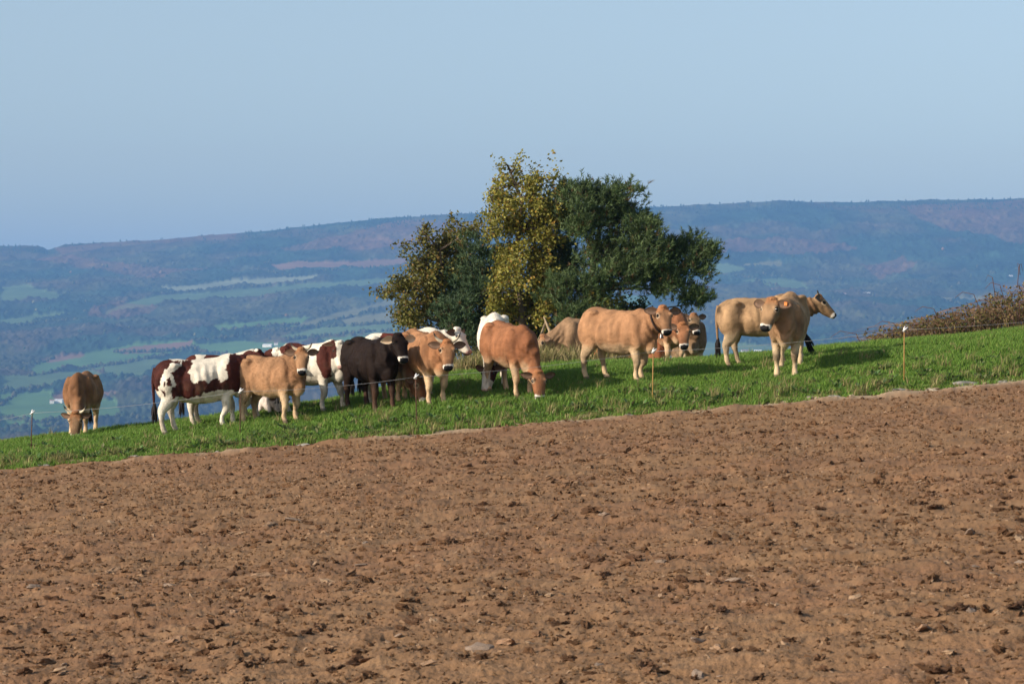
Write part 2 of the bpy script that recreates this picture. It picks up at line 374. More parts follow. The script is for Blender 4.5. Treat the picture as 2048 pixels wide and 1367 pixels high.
HOUSES = [((118,806), 22, 9, M_ROOF2, 'white farm building left of the grazing cow, larger of the pair'), ((104,806), 12, 8, M_ROOF, 'small white farm building left of the grazing cow, smaller of the pair'),
 ((535,694), 34, 9, M_ROOF2, 'long pale barn in the valley above the tan heifer'), ((552,690), 14, 8, M_ROOF, 'pale farmhouse beside the long barn in the valley'),
 ((1733,590), 30, 9, M_ROOF2, 'long white building in the valley right of the horned cow profile'), ((1688,592), 14, 11, M_ROOF, 'small orange roofed house in the valley near the horned cow muzzle'),
 ((1490,706), 24, 9, M_ROOF, 'pale house below the belly of the tan cow, left of two'), ((1516,706), 24, 9, M_ROOF2, 'pale house below the belly of the tan cow, right of two'), ((2022,556), 14, 10, M_ROOF2, 'white house on the slope above the bramble bank')]
for (uv, w, h, rm, lab) in HOUSES:
    w *= .6; h *= .55
    p = far_pt(*uv); e = empty('farmhouse', p, random.uniform(-.3, .3)); tag(e, lab, 'house', 'far farm buildings')
    b = MB(); b.box((0, 0, h * .3), w, 7, h * .6 + 4); b.obj('wall', M_WALLS, e, False)
    b = MB(); x, yv, z0, z1 = w / 2 + .4, 4.0, h * .6 + 2, h + 2
    b.add([(-x,-yv,z0),(x,-yv,z0),(x,yv,z0),(-x,yv,z0),(-x,0,z1),(x,0,z1)], [(0,1,5,4),(2,3,4,5),(0,4,3),(1,2,5),(0,3,2,1)]); b.obj('roof', rm, e, False)

# haze: the air between here and the hills
HZ0, HZ1 = float(Z.min()) - 1, float(Z.max()) + 16; hb = MB(); hb.box((0, 6900, (HZ0 + HZ1) / 2), 9000, 15400, HZ1 - HZ0); hz = hb.obj('haze', None, None, False); hz.display_type = 'WIRE'
mh = bpy.data.materials.new('haze'); mh.use_nodes = True; t = mh.node_tree; t.nodes.clear()
pv = t.nodes.new('ShaderNodeVolumePrincipled'); pv.inputs['Color'].default_value = (.25, .525, 1.0, 1); pv.inputs['Density'].default_value = 8.2e-5; pv.inputs['Anisotropy'].default_value = 0
o_ = t.nodes.new('ShaderNodeOutputMaterial'); t.links.new(pv.outputs[0], o_.inputs['Volume']); hz.data.materials.append(mh)
tag(hz, 'blue distance haze over the valley', 'haze', kind='stuff')

# ------------------------------------------------------------------ cows
def smooth1(a, n=2):
    a = np.array(a, float)
    for _ in range(n): a[1:-1] = .25 * a[:-2] + .5 * a[1:-1] + .25 * a[2:]
    return a
def loft(B, rings, n=20, power=.85, squeeze=.0, squeeze_dn=.0):
    """rings: (centre, side axis, up axis, half width, up extent, down extent)"""
    V = []; Fc = []
    for (c, su, uu, w, hu_, hd) in rings:
        c, su, uu = Vector(c), Vector(su), Vector(uu)
        for k in range(n):
            th = 2 * math.pi * k / n; cs, sn = math.cos(th), math.sin(th)
            ww = w * (1 - squeeze * max(sn, 0)**2 - squeeze_dn * max(-sn, 0)**2)
            V.append(c + su * ww * math.copysign(abs(cs)**power, cs) + uu * (hu_ if sn > 0 else hd) * math.copysign(abs(sn)**power, sn))
    m = len(rings)
    for i in range(m - 1):
        for k in range(n): Fc.append((i*n+k, i*n+(k+1) % n, (i+1)*n+(k+1) % n, (i+1)*n+k))
    V.append(Vector(rings[0][0])); V.append(Vector(rings[-1][0]))
    for k in range(n): Fc.append((m*n, (k+1) % n, k)); Fc.append((m*n+1, (m-1)*n+k, (m-1)*n+(k+1) % n))
    B.add(V, Fc)
def ellipsoid(B, c, rx, ry, rz, rot=None, n=12):
    V = []; Fc = []
    for i in range(1, n):
        ph = math.pi * i / n
        for k in range(n * 2):
            th = math.pi * k / n; p = Vector((rx * math.sin(ph) * math.cos(th), ry * math.sin(ph) * math.sin(th), rz * math.cos(ph)))
            if rot: p = rot @ p
            V.append(Vector(c) + p)
    a = Vector((0, 0, rz)); a = rot @ a if rot else a; V += [Vector(c) + a, Vector(c) - a]; N = 2 * n
    for i in range(n - 2):
        for k in range(N): Fc.append((i*N+k, (i+1)*N+k, (i+1)*N+(k+1) % N, i*N+(k+1) % N))
    L = len(V)
    for k in range(N): Fc.append((L-2, k, (k+1) % N)); Fc.append((L-1, (n-2)*N+(k+1) % N, (n-2)*N+k))
    B.add(V, Fc)
def limb(B, pts, n=14):
    """pts: (x, y, z, fore-aft radius, lateral radius); refined and smoothed"""
    P = np.array(pts, float); t = np.linspace(0, len(P) - 1, (len(P) - 1) * 4 + 1)
    Q = np.stack([np.interp(t, np.arange(len(P)), P[:, i]) for i in range(5)], 1)
    for i in range(5): Q[:, i] = smooth1(Q[:, i], 2)
    r = []
    for i in range(len(Q)):
        tg = Vector(Q[min(i+1, len(Q)-1), :3] - Q[max(i-1, 0), :3]).normalized()
        side = Vector((0, 1, 0)); fa = side.cross(tg).normalized(); side = tg.cross(fa).normalized()
        r.append((Q[i, :3], side, fa, Q[i, 4], Q[i, 3], Q[i, 3]))
    loft(B, r, n, 1.0)

TORSO = np.array([  # x, top, bottom, half width
 (-.84, 1.16, .93, .08), (-.79, 1.25, .80, .19), (-.66, 1.325, .69, .25), (-.50, 1.335, .62, .285), (-.30, 1.30, .555, .315), (-.05, 1.272, .505, .345),
 (.20, 1.275, .50, .34), (.38, 1.315, .515, .30), (.50, 1.335, .545, .265), (.62, 1.28, .59, .225), (.73, 1.21, .66, .175), (.82, 1.09, .78, .09)])

WHITE = np.array([.72, .65, .53]); RED = np.array([.058, .016, .011])
def make_cow(label, base, heading, size=1.0, coat='fawn', tint=(1, 1, 1), graze=False, head=None, look=None, horns=0, patches=None, pmap=None, headwhite=False, lying=False,
             stance=(0, 0, 0, 0), girth=1.0, tail='down', dark=0.0, ears=(0, 0), tags=(), udder=False, lower=0.0, legdark=0.0, group=None, headscale=1.0, fluff=1.0, snap=True, headtint=1.0, earscale=1.0):
    """heading: degrees, 0 = faces right, -90 = faces the camera. head: poll position in cow space; look: (world heading, degrees below level) of the face"""
    h = R(heading); S = size
    root = empty('cow', base, h); tag(root, label, 'cow', group or 'cattle on the meadow')
    ch, sh = math.cos(h), math.sin(h)
    def gl(x, y):                                   # ground height in cow space
        return (gz(base[0] + (x * ch - y * sh) * S, base[1] + (x * sh + y * ch) * S) - base[2]) / S
    feet = {}
    for i, (x, y) in enumerate(((.46, -.15), (.46, .15), (-.60, -.16), (-.60, .16))):
        x += stance[i]; feet[i] = (x, y, gl(x, y))
    zf = (feet[0][2] + feet[1][2]) / 2; zr = (feet[2][2] + feet[3][2]) / 2
    def dz(x): return zr + (zf - zr) * (x + .6) / 1.06
    B = MB(); low = .50 if lying else lower
    # trunk
    t = np.linspace(0, len(TORSO) - 1, 40); T = np.stack([np.interp(t, np.arange(len(TORSO)), TORSO[:, i]) for i in range(4)], 1)
    for i in range(4): T[:, i] = smooth1(T[:, i], 3)
    rings = []
    for (x, tp, bt, w) in T:
        cz = (tp * .45 + bt * .55); bt2 = bt - (girth - 1) * .35 * math.exp(-((x - 0) / .45)**2)
        rings.append(((x, 0, cz - low + dz(x)), (0, 1, 0), (0, 0, 1), w * (1 + (girth - 1) * .8), tp - cz, cz - bt2))
    loft(B, rings, 28, .90, .40, .05)
    for s in (-1, 1):                               # hip bone, thigh, shoulder
        ellipsoid(B, (-.48, s * .19, 1.215 - low + dz(-.5)), .12, .075, .055)
        ellipsoid(B, (-.57, s * .175, .93 - low + dz(-.57)), .25, .135, .34, Matrix.Rotation(.12, 3, 'Y'))
        ellipsoid(B, (.47, s * .19, .90 - low + dz(.46)), .17, .10, .33, Matrix.Rotation(-.22, 3, 'Y'))
        ellipsoid(B, (.60, s * .10, .80 - low + dz(.6)), .14, .10, .15)
    ellipsoid(B, (.68, 0, .70 - low + dz(.66)), .16, .115, .19)   # brisket
    if udder: ellipsoid(B, (-.38, 0, .60 + dz(-.4) - low), .20, .15, .14)
    if coat != 'pied' or not udder: ellipsoid(B, (-.1, 0, .60 - low + dz(-.1)), .1, .06, .06)
    # legs
    if not lying:
        for i, s in ((0, -1), (1, 1)):
            fx, fy, fz = feet[i]; kx = .46 + (fx - .46) * .55 + .03
            limb(B, [(.44, s*.16, .95 + dz(.46), .17, .10), (.43, s*.165, .76 + dz(.46), .14, .095), (.45 + (fx-.46)*.25, s*.16, .57 + dz(.46), .098, .078), (kx, s*.152, .40 + (zf*.5+fz*.5), .070, .066), (kx, s*.15, .345 + (zf*.4+fz*.6), .068, .066),
                     (fx-.005, fy, .24 + fz, .036, .035), (fx-.008, fy, .155 + fz, .048, .047), (fx+.015, fy, .09 + fz, .043, .045), (fx+.035, fy, .045 + fz, .058, .054), (fx+.05, fy, -.02 + fz, .074, .064)])
        for i, s in ((2, -1), (3, 1)):
            fx, fy, fz = feet[i]; d = fx + .60
            limb(B, [(-.56, s*.16, .98 + dz(-.56), .23, .12), (-.53 + d*.1, s*.17, .80 + dz(-.5), .215, .125), (-.54 + d*.3, s*.172, .66 + dz(-.5), .165, .105), (-.60 + d*.6, s*.166, .54 + (zr*.6+fz*.4), .112, .078), (-.66 + d*.8, s*.16, .445 + (zr*.5+fz*.5), .080, .060),
                     (-.655 + d*.9, s*.16, .36 + fz*.7+zr*.3, .060, .053), (fx-.045, fy, .25 + fz, .043, .040), (fx-.028, fy, .155 + fz, .050, .048), (fx, fy, .09 + fz, .044, .046), (fx+.025, fy, .045 + fz, .058, .054), (fx+.04, fy, -.02 + fz, .074, .064)])
    else:
        for s in (-1, 1):
            limb(B, [(.42, s*.2, .42, .11, .08), (.62, s*.24, .12, .075, .06), (.72, s*.24, .05, .05, .05), (.50, s*.26, .03, .045, .04)])
            limb(B, [(-.5, s*.24, .40, .2, .1), (-.25, s*.36, .15, .13, .08), (-.15, s*.40, .06, .07, .06), (-.45, s*.42, .03, .05, .045)])
    # head frame
    if head is None: head = (1.10, 0, .50) if graze else (1.00, 0, 1.47)
    if look is None: look = (heading, 78 if graze else 50)
    la = R(look[0]) - h; lp = R(look[1])
    hf = Vector((math.cos(la) * math.cos(lp), math.sin(la) * math.cos(lp), -math.sin(lp)))
    hs = Vector((-math.sin(la), math.cos(la), 0)); hu = hf.cross(hs).normalized()
    poll = Vector(head) + Vector((0, 0, dz(head[0]) - (low if not graze else 0)))
    HS = headscale
    if graze and snap:                              # muzzle reaches the grass, not below it
        mz = poll + hf * .5 * HS; gzv = gl(mz.x, mz.y) + .035; poll.z += gzv - mz.z
    # neck
    p0 = Vector((.44, 0, 1.03 - low + dz(.44))); p3 = poll + hf * .10 * HS - hu * .055 * HS
    p1 = p0 + Vector((.30, 0, .05 if not graze else -.10)); p2 = p3 - hf * .04 - hu * (.20 if not graze else .12) + (Vector((-.10, 0, .02)) if not graze else Vector((-.16, 0, .14)))
    rings = []
    for i in range(13):
        q = i / 12; b = p0*(1-q)**3 + p1*3*q*(1-q)**2 + p2*3*q*q*(1-q) + p3*q**3
        tg = ((p1-p0)*(1-q)**2 + (p2-p1)*2*q*(1-q) + (p3-p2)*q*q).normalized()
        sd = Vector((0, 0, 1)).cross(tg)
        sd = (sd.normalized() if sd.length > .25 else Vector((0, 1, 0)))
        if rings and sd.dot(Vector(rings[-1][1])) < 0: sd = -sd
        up = tg.cross(sd).normalized(); sd = up.cross(tg).normalized()
        k = 1 - q
        rings.append((b, sd, up, (.122*HS + .10 * k**1.1), (.125*HS + .15 * k), (.165*HS + .24 * k**1.1) ))
    loft(B, rings, 18, .95, .25, .30)
    # head
    HT = [(-.03, .06, .03, .05), (.02, .112, .07, .11), (.09, .132, .085, .165), (.17, .138, .086, .19), (.25, .120, .076, .175), (.33, .102, .068, .145), (.40, .094, .064, .12), (.455, .094, .062, .106), (.495, .086, .054, .088), (.525, .064, .038, .058)]
    loft(B, [(poll + hf * s * HS, hs, hu, w * HS, a * HS, b * HS) for (s, w, a, b) in HT], 18, .82, .05, .38)
    ellipsoid(B, poll + hu * .045 * HS - hf * .005, .075 * HS, .085 * HS, .042 * HS)       # tuft on the poll
    for s in (-1, 1): ellipsoid(B, poll + (hf * .145 + hs * s * .102 + hu * .055) * HS, .04*HS, .035*HS, .03*HS)
    # one continuous surface
    tmp = bpy.data.meshes.new('tmp'); tmp.from_pydata(B.V, [], B.F); to = bpy.data.objects.new('tmp', tmp); COL.objects.link(to)
    rm = to.modifiers.new('r', 'REMESH'); rm.mode = 'VOXEL'; rm.voxel_size = .0155
    smo = to.modifiers.new('s', 'SMOOTH'); smo.factor = .5; smo.iterations = 5
    dg = bpy.context.evaluated_depsgraph_get(); me = bpy.data.meshes.new_from_object(to.evaluated_get(dg))
    bpy.data.objects.remove(to); bpy.data.meshes.remove(tmp)
    n = len(me.vertices); P = np.empty(n * 3, np.float32); me.vertices.foreach_get('co', P); P = P.reshape(-1, 3).astype(float)
    N = np.empty(n * 3, np.float32); me.vertices.foreach_get('normal', N); N = N.reshape(-1, 3)
    sd = random.random() * 50
    zc = P[:, 2] - (zr + (zf - zr) * (P[:, 0] + .6) / 1.06) + low
    bodyw = sm(.5, .8, zc); nzz = fbm(P[:, 0] * 2 + sd, P[:, 1] * 2, P[:, 2] * 2, 2)
    wr = fbm(P[:, 0] * 9 + sd, P[:, 1] * 9, P[:, 2] * 14, 3) * .006 + .026 * bodyw * fbm(P[:, 0] * 3.2 + sd, P[:, 1] * 3.2, P[:, 2] * 2.0, 2)
    ay = np.abs(P[:, 1]); sidem = sm(.10, .2, ay)
    ge = lambda x0, sx, z0, sz: np.exp(-((P[:, 0] - x0) / sx)**2 - ((zc - z0) / sz)**2)
    wr += sidem * (-.060 * ge(-.32, .10, 1.06, .13) + .014 * ge(-.50, .07, 1.21, .06) - .036 * ge(.25, .055, .90, .34) + .026 * ge(.47, .10, .98, .24) - .034 * ge(-.36, .05, .74, .20) - .022 * ge(.64, .04, .98, .22) + .016 * ge(-.62, .10, .88, .2) - .020 * ge(-.74, .05, 1.0, .12) + .010 * np.sin(P[:, 0] * 42 + zc * 6) * ge(-.02, .2, .95, .22))
    wr += .010 * np.sin(P[:, 0] * 50 + P[:, 2] * 30 + 3 * nzz) * sm(.62, .75, P[:, 0]) * sm(.6, .8, zc) * (1 - .5 * sidem)
    D = P - np.array(poll); H = np.stack([D @ np.array(hf), D @ np.array(hs), D @ np.array(hu)], 1) / HS
    onh = (H[:, 0] > -.06) & (H[:, 0] < .58) & (np.abs(H[:, 1]) < .18) & (H[:, 2] > -.23 + .1 * sm(.3, .1, H[:, 0])) & (H[:, 2] < .14)
    curl = onh * sm(.16, .02, H[:, 0]) * sm(-.02, .04, H[:, 2])
    wr = wr * np.where(onh, .35, 1) + curl * .012 * pn(P[:, 0] * 38, P[:, 1] * 38, P[:, 2] * 38)
    P2 = P + N * wr[:, None]; me.vertices.foreach_set('co', P2.astype(np.float32).ravel())
    # coat
    nz = fbm(P[:, 0] * 4 + sd, P[:, 1] * 4, P[:, 2] * 4, 4)
    if coat == 'pied':
        C = np.tile(WHITE, (n, 1)) * (1 - .12 * sm(.0, .5, nz))[:, None]
        wx = P[:, 0] + .05 * fbm(P[:, 0] * 7 + sd, P[:, 1] * 4, P[:, 2] * 7, 4); wz = zc + .05 * fbm(P[:, 0] * 7, P[:, 1] * 4 + sd, P[:, 2] * 7, 4)
        m = np.zeros(n, bool)
        if pmap:
            for poly in pmap: m |= inpoly(wx, wz, poly)
        for (ex, ez, rx, rz) in (patches or []): m |= ((wx - ex) / rx)**2 + ((wz - ez) / rz)**2 < 1
        C[m] = RED * np.array(tint) * (1 + .5 * nz[m])[:, None]
        if onh.any():
            C[onh] = WHITE * .98 if headwhite else RED * np.array(tint) * 1.2
            if headwhite == 'blaze': C[onh & (np.abs(H[:, 1]) > .085) & (H[:, 0] < .3)] = RED
        ud = udder * sm(.74, .66, zc) * sm(-.05, -.25, P[:, 0]) * sm(.46, .5, zc) * sm(.16, .12, np.abs(P[:, 1])); C = C * (1 - ud[:, None]) + np.array([.62, .40, .32]) * ud[:, None]
    else:
        base_c = {'fawn': np.array([.345, .185, .095]), 'brown': np.array([.285, .122, .056]), 'beige': np.array([.355, .228, .125]), 'dark': np.array([.015, .0085, .006]), 'pale': np.array([.55, .48, .42])}[coat] * np.array(tint)
        lite = {'fawn': np.array([.62, .45, .27]), 'brown': np.array([.60, .42, .25]), 'beige': np.array([.62, .47, .29]), 'dark': np.array([.075, .04, .025]), 'pale': np.array([.62, .56, .5])}[coat]
        under = sm(.72, .50, zc + .05 * nz) * (1 if coat != 'dark' else sm(.6, .25, zc))
        inner = .5 * sm(.06, .0, np.abs(P[:, 1])) * sm(.85, .6, zc)
        k = (np.clip(under * .85 + inner, 0, 1) * sm(.86, .76, P[:, 0] + (zc < .3) * -.3) * ~onh)[:, None]
        st_ = fbm(P[:, 0] * 7 + sd, P[:, 1] * 7, P[:, 2] * 2.2, 3); C = base_c * (1 + .30 * nz + .22 * st_)[:, None]; C = C * (1 - k) + lite * k
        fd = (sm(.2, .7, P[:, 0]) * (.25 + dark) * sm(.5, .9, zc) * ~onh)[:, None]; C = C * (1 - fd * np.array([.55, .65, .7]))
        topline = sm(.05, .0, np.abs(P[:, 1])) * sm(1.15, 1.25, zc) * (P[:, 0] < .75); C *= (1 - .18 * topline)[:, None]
        if legdark:
            ld = legdark * np.exp(-((zc - .36) / .09)**2) * (P[:, 0] > 0); C *= (1 - ld)[:, None]
        tailp = sm(-.74, -.80, P[:, 0]) * sm(1.0, 1.1, zc) * sm(1.24, 1.16, zc); C *= (1 - .75 * tailp)[:, None]
    C = np.clip(C, .004, .9)
    dirt = (.55 * sm(.0, .45, fbm(P[:, 0] * 6 + sd, P[:, 1] * 6, P[:, 2] * 3, 3) + .25 * (P[:, 0] < -.4)) * sm(1.0, .3, zc) * (coat != 'dark'))[:, None]; C = C * (1 - dirt) + np.array([.22, .15, .09]) * dirt
    hoof = (((zc < .065) & (zc > -.3))[:, None] * (not lying)) * (P[:, 0] < .8)[:, None]; C = C * (1 - .7 * hoof) + np.array([.05, .04, .03]) * .7 * hoof
    if coat != 'pied': C[onh] *= headtint
    if True:
        s_, a_, u_ = H[:, 0], np.abs(H[:, 1]), H[:, 2]
        if coat != 'pied':
            C[onh] *= (1 - .40 * sm(.075, .13, a_) * sm(.03, .15, s_) - .28 * sm(.30, .40, s_) * (coat != 'dark'))[onh][:, None]
            rusty = (curl * .6)[:, None]
            if coat not in ('dark', 'pale'): C = C * (1 - rusty) + np.array([.36, .145, .055]) * np.array(tint) * rusty
            ring = (onh * sm(.425, .455, s_ + .03 * nz + .02 * sm(.05, .1, a_)) * sm(-.17, -.10, u_))[:, None]; C = C * (1 - ring) + np.array([.64, .58, .49]) * ring
            nose = onh & (s_ > .468) & (u_ > -.048) & (a_ < .078); C[nose] = (.012, .011, .012)
            de = np.sqrt((s_ - .165)**2 + (a_ - .128)**2 + (u_ - .035)**2)
            if coat != 'dark':
                pale_e = onh & (de < .055); C[pale_e] = C[pale_e] * .58 + np.array([.62, .48, .33]) * .42
            C[onh & (de < .033)] = (.02, .013, .01)
        else:
            nose = onh & (s_ > .475) & (u_ > -.06); C[nose] = (.50, .30, .25)
            de = np.sqrt((s_ - .165)**2 + (a_ - .128)**2 + (u_ - .035)**2); C[onh & (de < .03)] = (.05, .03, .025)
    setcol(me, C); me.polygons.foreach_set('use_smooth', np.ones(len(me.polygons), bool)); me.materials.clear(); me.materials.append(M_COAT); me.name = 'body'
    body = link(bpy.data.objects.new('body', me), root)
    nh = 24000; vi = RNG.integers(0, n, nh); p = P2[vi] + RNG.normal(0, .006, (nh, 3)); nn = N[vi].astype(float)
    flow = np.array([-.55, 0, -.75]) + RNG.normal(0, .25, (nh, 3)); onv = onh[vi]
    if graze: flow[onv] = np.array(-hu) * .2 + RNG.normal(0, .3, (onv.sum(), 3))
    flow -= nn * (flow * nn).sum(1)[:, None]; L = RNG.uniform(.008, .021, nh) * np.where(onv, .55, 1) * np.where(zc[vi] < .35, .5, 1) * fluff + curl[vi] * .014
    keep = ~(onv & (H[vi, 0] > .40)); tip = p + flow * (L * .8)[:, None] + nn * (L * (.22 + .35 * (fluff > 1)))[:, None]
    sdv = np.cross(flow, nn); sdv /= np.linalg.norm(sdv, axis=1)[:, None] + 1e-6; sdv *= .0026
    HV = np.stack([p - sdv - nn * .004, p + sdv - nn * .004, tip], 1)[keep].reshape(-1, 3); hc = C[vi] * (RNG.uniform(.68, 1.22, nh) * (1 + .45 * fbm(p[:, 0] * 11 + sd, p[:, 1] * 11, p[:, 2] * 6, 2)))[:, None]; hc = np.repeat(hc[keep], 3, 0)
    ho = link(bpy.data.objects.new('coat_hair', mesh('coat_hair', HV, np.arange(len(HV)).reshape(-1, 3), False, np.clip(hc, .003, .9), M_COATHAIR)), root); ho['kind'] = 'stuff'
    root.scale = (S, S, S)
    # eyes, ears, horns
    for s in (-1, 1):
        b = MB(); ellipsoid(b, poll + (hf * .168 + hs * s * .126 + hu * .036) * HS, .021*HS, .021*HS, .021*HS, None, 6); b.obj('eye', M_EYE, root)
        ang = ears[0 if s < 0 else 1]
        ax = (hs * s * .92 - hf * (.10 - ang) + hu * -.12).normalized(); nrm = (hf * .55 + hu * .75); nrm = (nrm - ax * nrm.dot(ax)).normalized(); wd = ax.cross(nrm)
        V = []; Cc = []; nu, nv = 9, 7; L = .215 * HS * earscale
        ecol = {'fawn': (.07, .036, .02), 'brown': (.06, .025, .014), 'beige': (.06, .034, .02), 'dark': (.02, .012, .01), 'pale': (.5, .45, .4)}.get(coat, RED * np.array(tint))
        for face in (0, 1):
            for i in range(nu):
                tt = i / (nu - 1); w = .066 * HS * earscale * (math.sin(math.pi * min(tt * .93 + .07, 1) ** .85) ** .7 if tt < 1 else .05) + .004
                for j in range(nv):
                    e = 2 * j / (nv - 1) - 1
                    q = poll + (hf * .055 + hs * s * .118 + hu * .02) * HS + ax * tt * L + wd * e * w + nrm * (e * e * .035 * HS * math.sin(math.pi * (.25 + .7 * tt)) - .02 * tt * tt)
                    if face: q = q - nrm * .014 * HS * (1 - e * e) * (1 - tt * .6); Cc.append(ecol)
                    else:
                        rim = min(1, abs(e) ** 3 + tt ** 5); inn = np.array([.24, .15, .10]) if coat != 'dark' else np.array([.72, .47, .27])
                        inn = inn * (1 - (.5 if coat != 'dark' else .2) * math.exp(-((e / .5)**2)) * (tt < .7)); edgec = np.array(ecol) if coat != 'dark' else np.array([.62, .50, .34])
                        Cc.append(tuple(inn * (1 - rim) + edgec * rim))
                    V.append(q)
        f0 = grid_faces(nu, nv); f1 = f0[:, ::-1] + nu * nv
        fl = [tuple(x) for x in np.concatenate([f0, f1])]
        bd = [i * nv for i in range(nu)] + [(nu-1)*nv + j for j in range(1, nv)] + [i * nv + nv - 1 for i in range(nu - 2, -1, -1)]
        for a, b_ in zip(bd[:-1], bd[1:]): fl.append((a, b_, b_ + nu*nv, a + nu*nv))
        eo = MB(); eo.add(V, fl, np.array(Cc)); eo = eo.obj('ear', M_COAT, root)
        if s in tags:
            tb = MB(); cq = poll + (hf * .055 + hs * s * .118 + hu * .02) * HS + ax * .55 * L + nrm * .012 - wd * .01
            for o1 in (0, .006):
                for (i, j) in ((-1, -1), (1, -1), (1, 1), (-1, 1)): tb.V.append(tuple(cq + ax * i * .026 + wd * j * .03 + nrm * o1))
            tb.F += [(0,1,2,3),(7,6,5,4),(0,4,5,1),(1,5,6,2),(2,6,7,3),(3,7,4,0)]; tb.obj('ear_tag', M_TAG, eo, False)
        if horns:
            hb_ = MB(); pts = []; rad = []; Ch = []
            b0 = poll + (hs * s * .07 + hu * .03 - hf * .0) * HS
            for i in range(9):
                q = i / 8; pts.append(b0 + (hs * s * (.22 * q - .05 * q**3) + (-hf) * (.02 * q + .13 * q**2) + hu * (.05 * q + .05 * q * q)) * horns * HS); rad.append((.030 * (1 - q) ** .7 + .004) * HS)
            hb_.tube(pts, rad, 8); k = np.repeat(np.linspace(0, 1, 9), 8)[:, None]; kk = sm(.45, .8, k)
            hb_.C = list(np.array([.62, .52, .36]) * (1 - kk) + np.array([.02, .016, .014]) * kk); hb_.obj('horn', M_HORN, root)
    # tail
    if tail and not lying:
        tb = MB(); pts = []; rad = []; sw = {'down': 0, 'left': -.10, 'right': .18}[tail]
        for i in range(12):
            q = i / 11; pts.append((-.80 - .055 * math.sin(min(q * 2.2, 1) * math.pi / 2) + .03 * q, sw * q * q * 1.2, 1.20 + dz(-.8) - low + .03 * math.sin(q * 5) * (1 - q) - .70 * q)); rad.append(.034 * (1 - q) ** .8 + .011)
        tc = RED * np.array(tint) * .8 if coat == 'pied' else base_c * .75
        tb.tube(pts, rad, 8, tuple(tc)); to_ = tb.obj('tail', M_COAT, root)
        sb = MB(); rr = random.Random(5); e0 = Vector(pts[-1])
        for _ in range(34):
            o0 = e0 + Vector((rr.uniform(-.012, .012), rr.uniform(-.012, .012), rr.uniform(0, .10))); dx, dy = rr.uniform(-.05, .05), rr.uniform(-.05, .05) + sw * .7
            ln = rr.uniform(.20, .34); sb.tube([o0, o0 + Vector((dx * .7, dy * .5, -ln * .45)), o0 + Vector((dx, dy, -ln))], [.012, .014, .002], 4, tuple(np.array([.018, .012, .01]) if coat != 'pale' else tc))
        sb.obj('tail_switch', M_TAILHAIR, to_)
    return root, dict(poll=poll, hf=hf, hs=hs, hu=hu, rings=rings)

def zm2(poly):                                     # marks traced for the big pied cow -> cow space
    return [(-.82 + (x - 110) * .00215, 1.31 - (y + .085 * (x - 110) - 345) * .00154) for (x, y) in poly]
PATCH2 = [zm2([(60,500),(60,380),(190,325),(330,340),(250,370),(190,420),(165,480),(150,560),(130,660),(60,660)]),
 zm2([(225,490),(300,430),(335,330),(430,320),(400,400),(370,450),(390,500),(400,570),(440,605),(500,580),(540,605),(600,540),(640,600),(690,570),(690,510),(665,460),(680,430),(700,400),(715,300),(950,280),(1190,300),(1180,500),(1030,560),(990,680),(1090,700),(1140,830),(900,790),(880,740),(760,720),(720,690),(660,690),(620,720),(580,700),(490,700),(490,740),(420,780),(350,770),(290,750),(250,770),(225,700),(240,620),(290,600),(260,530)]),
 zm2([(205,560),(235,540),(240,600),(210,615)]), zm2([(175,590),(192,590),(192,635),(178,635)]), zm2([(150,665),(190,680),(180,735),(160,720)])]

COWS = {}
make_cow('fawn brown horned cow grazing head-on, alone at the far left', at_depth(165, 52.0), -92, 0.88, 'fawn', (.70, .66, .62), graze=True, horns=1.0, head=(1.02, .06, .5), look=(-97, 80), dark=.2, girth=.94)
make_cow('large red and white cow in broadside, frontmost at the left', hit(402, 862), 12, 0.98, 'pied', pmap=PATCH2, head=(1.02, .18, 1.26), look=(60, 35), stance=(-.10, .12, -.06, .16), headwhite=False, girth=1.08, tail='down')
make_cow('red and white cow standing behind the large pied one at the left', hit(452, 846), 8, 0.95, 'pied', patches=[(-.75, 1.2, .2, .35), (-.1, 1.25, .28, .22), (.6, .8, .25, .25), (.95, 1.0, .12, .2)], tint=(1.2, 1.2, 1.2), headwhite=True, head=(.92, .02, 1.22), look=(40, 40), stance=(.1, -.1, 0, .1), udder=True)
make_cow('fluffy tan heifer with short horns staring at the camera, beside a thin rusty post', hit(545, 848), -40, .91, 'fawn', (.98, 1.0, 1.0), head=(.90, -.14, 1.36), look=(-84, 58), horns=.75, ears=(.05, -.05), dark=.12, fluff=1.7)
make_cow('red and white cow with white face half hidden behind the dark cow', hit(622, 826), -38, 0.96, 'pied', patches=[(-.85, 1.15, .18, .4), (-.35, 1.28, .22, .16), (.62, .98, .20, .36), (.75, 1.2, .18, .18), (-.05, .75, .07, .09)], tint=(1.3, 1.3, 1.3), headwhite='blaze', head=(.68, .02, 1.22), look=(-75, 60), udder=True, stance=(-.05, .18, .05, -.12))
make_cow('dark brown cow with pale ringed muzzle and cream ear', hit(742, 820), -62, 0.96, 'dark', head=(.86, .12, 1.34), look=(-66, 55), stance=(.02, .12, -.04, .08), girth=1.05, headscale=1.05, ears=(.3, 0), earscale=1.0)
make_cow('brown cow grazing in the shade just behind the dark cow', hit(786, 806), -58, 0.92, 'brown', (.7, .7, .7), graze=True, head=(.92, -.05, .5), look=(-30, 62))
make_cow('red and white cow with white head facing right, behind the tan one', hit(806, 803), -12, 0.95, 'pied', patches=[(-.1, 1.05, .32, .45), (.92, 1.4, .1, .15)], tint=(1.5, 1.4, 1.3), headwhite=True, head=(.98, .06, 1.18), look=(-30, 55))
make_cow('tan horned cow facing the camera with lowered gaze, right of the dark cow', hit(852, 806), -66, 0.96, 'fawn', (.95, .88, .82), head=(.92, .02, 1.14), look=(-82, 62), horns=.95, stance=(.04, -.02, 0, 0), dark=.2, headscale=1.04)
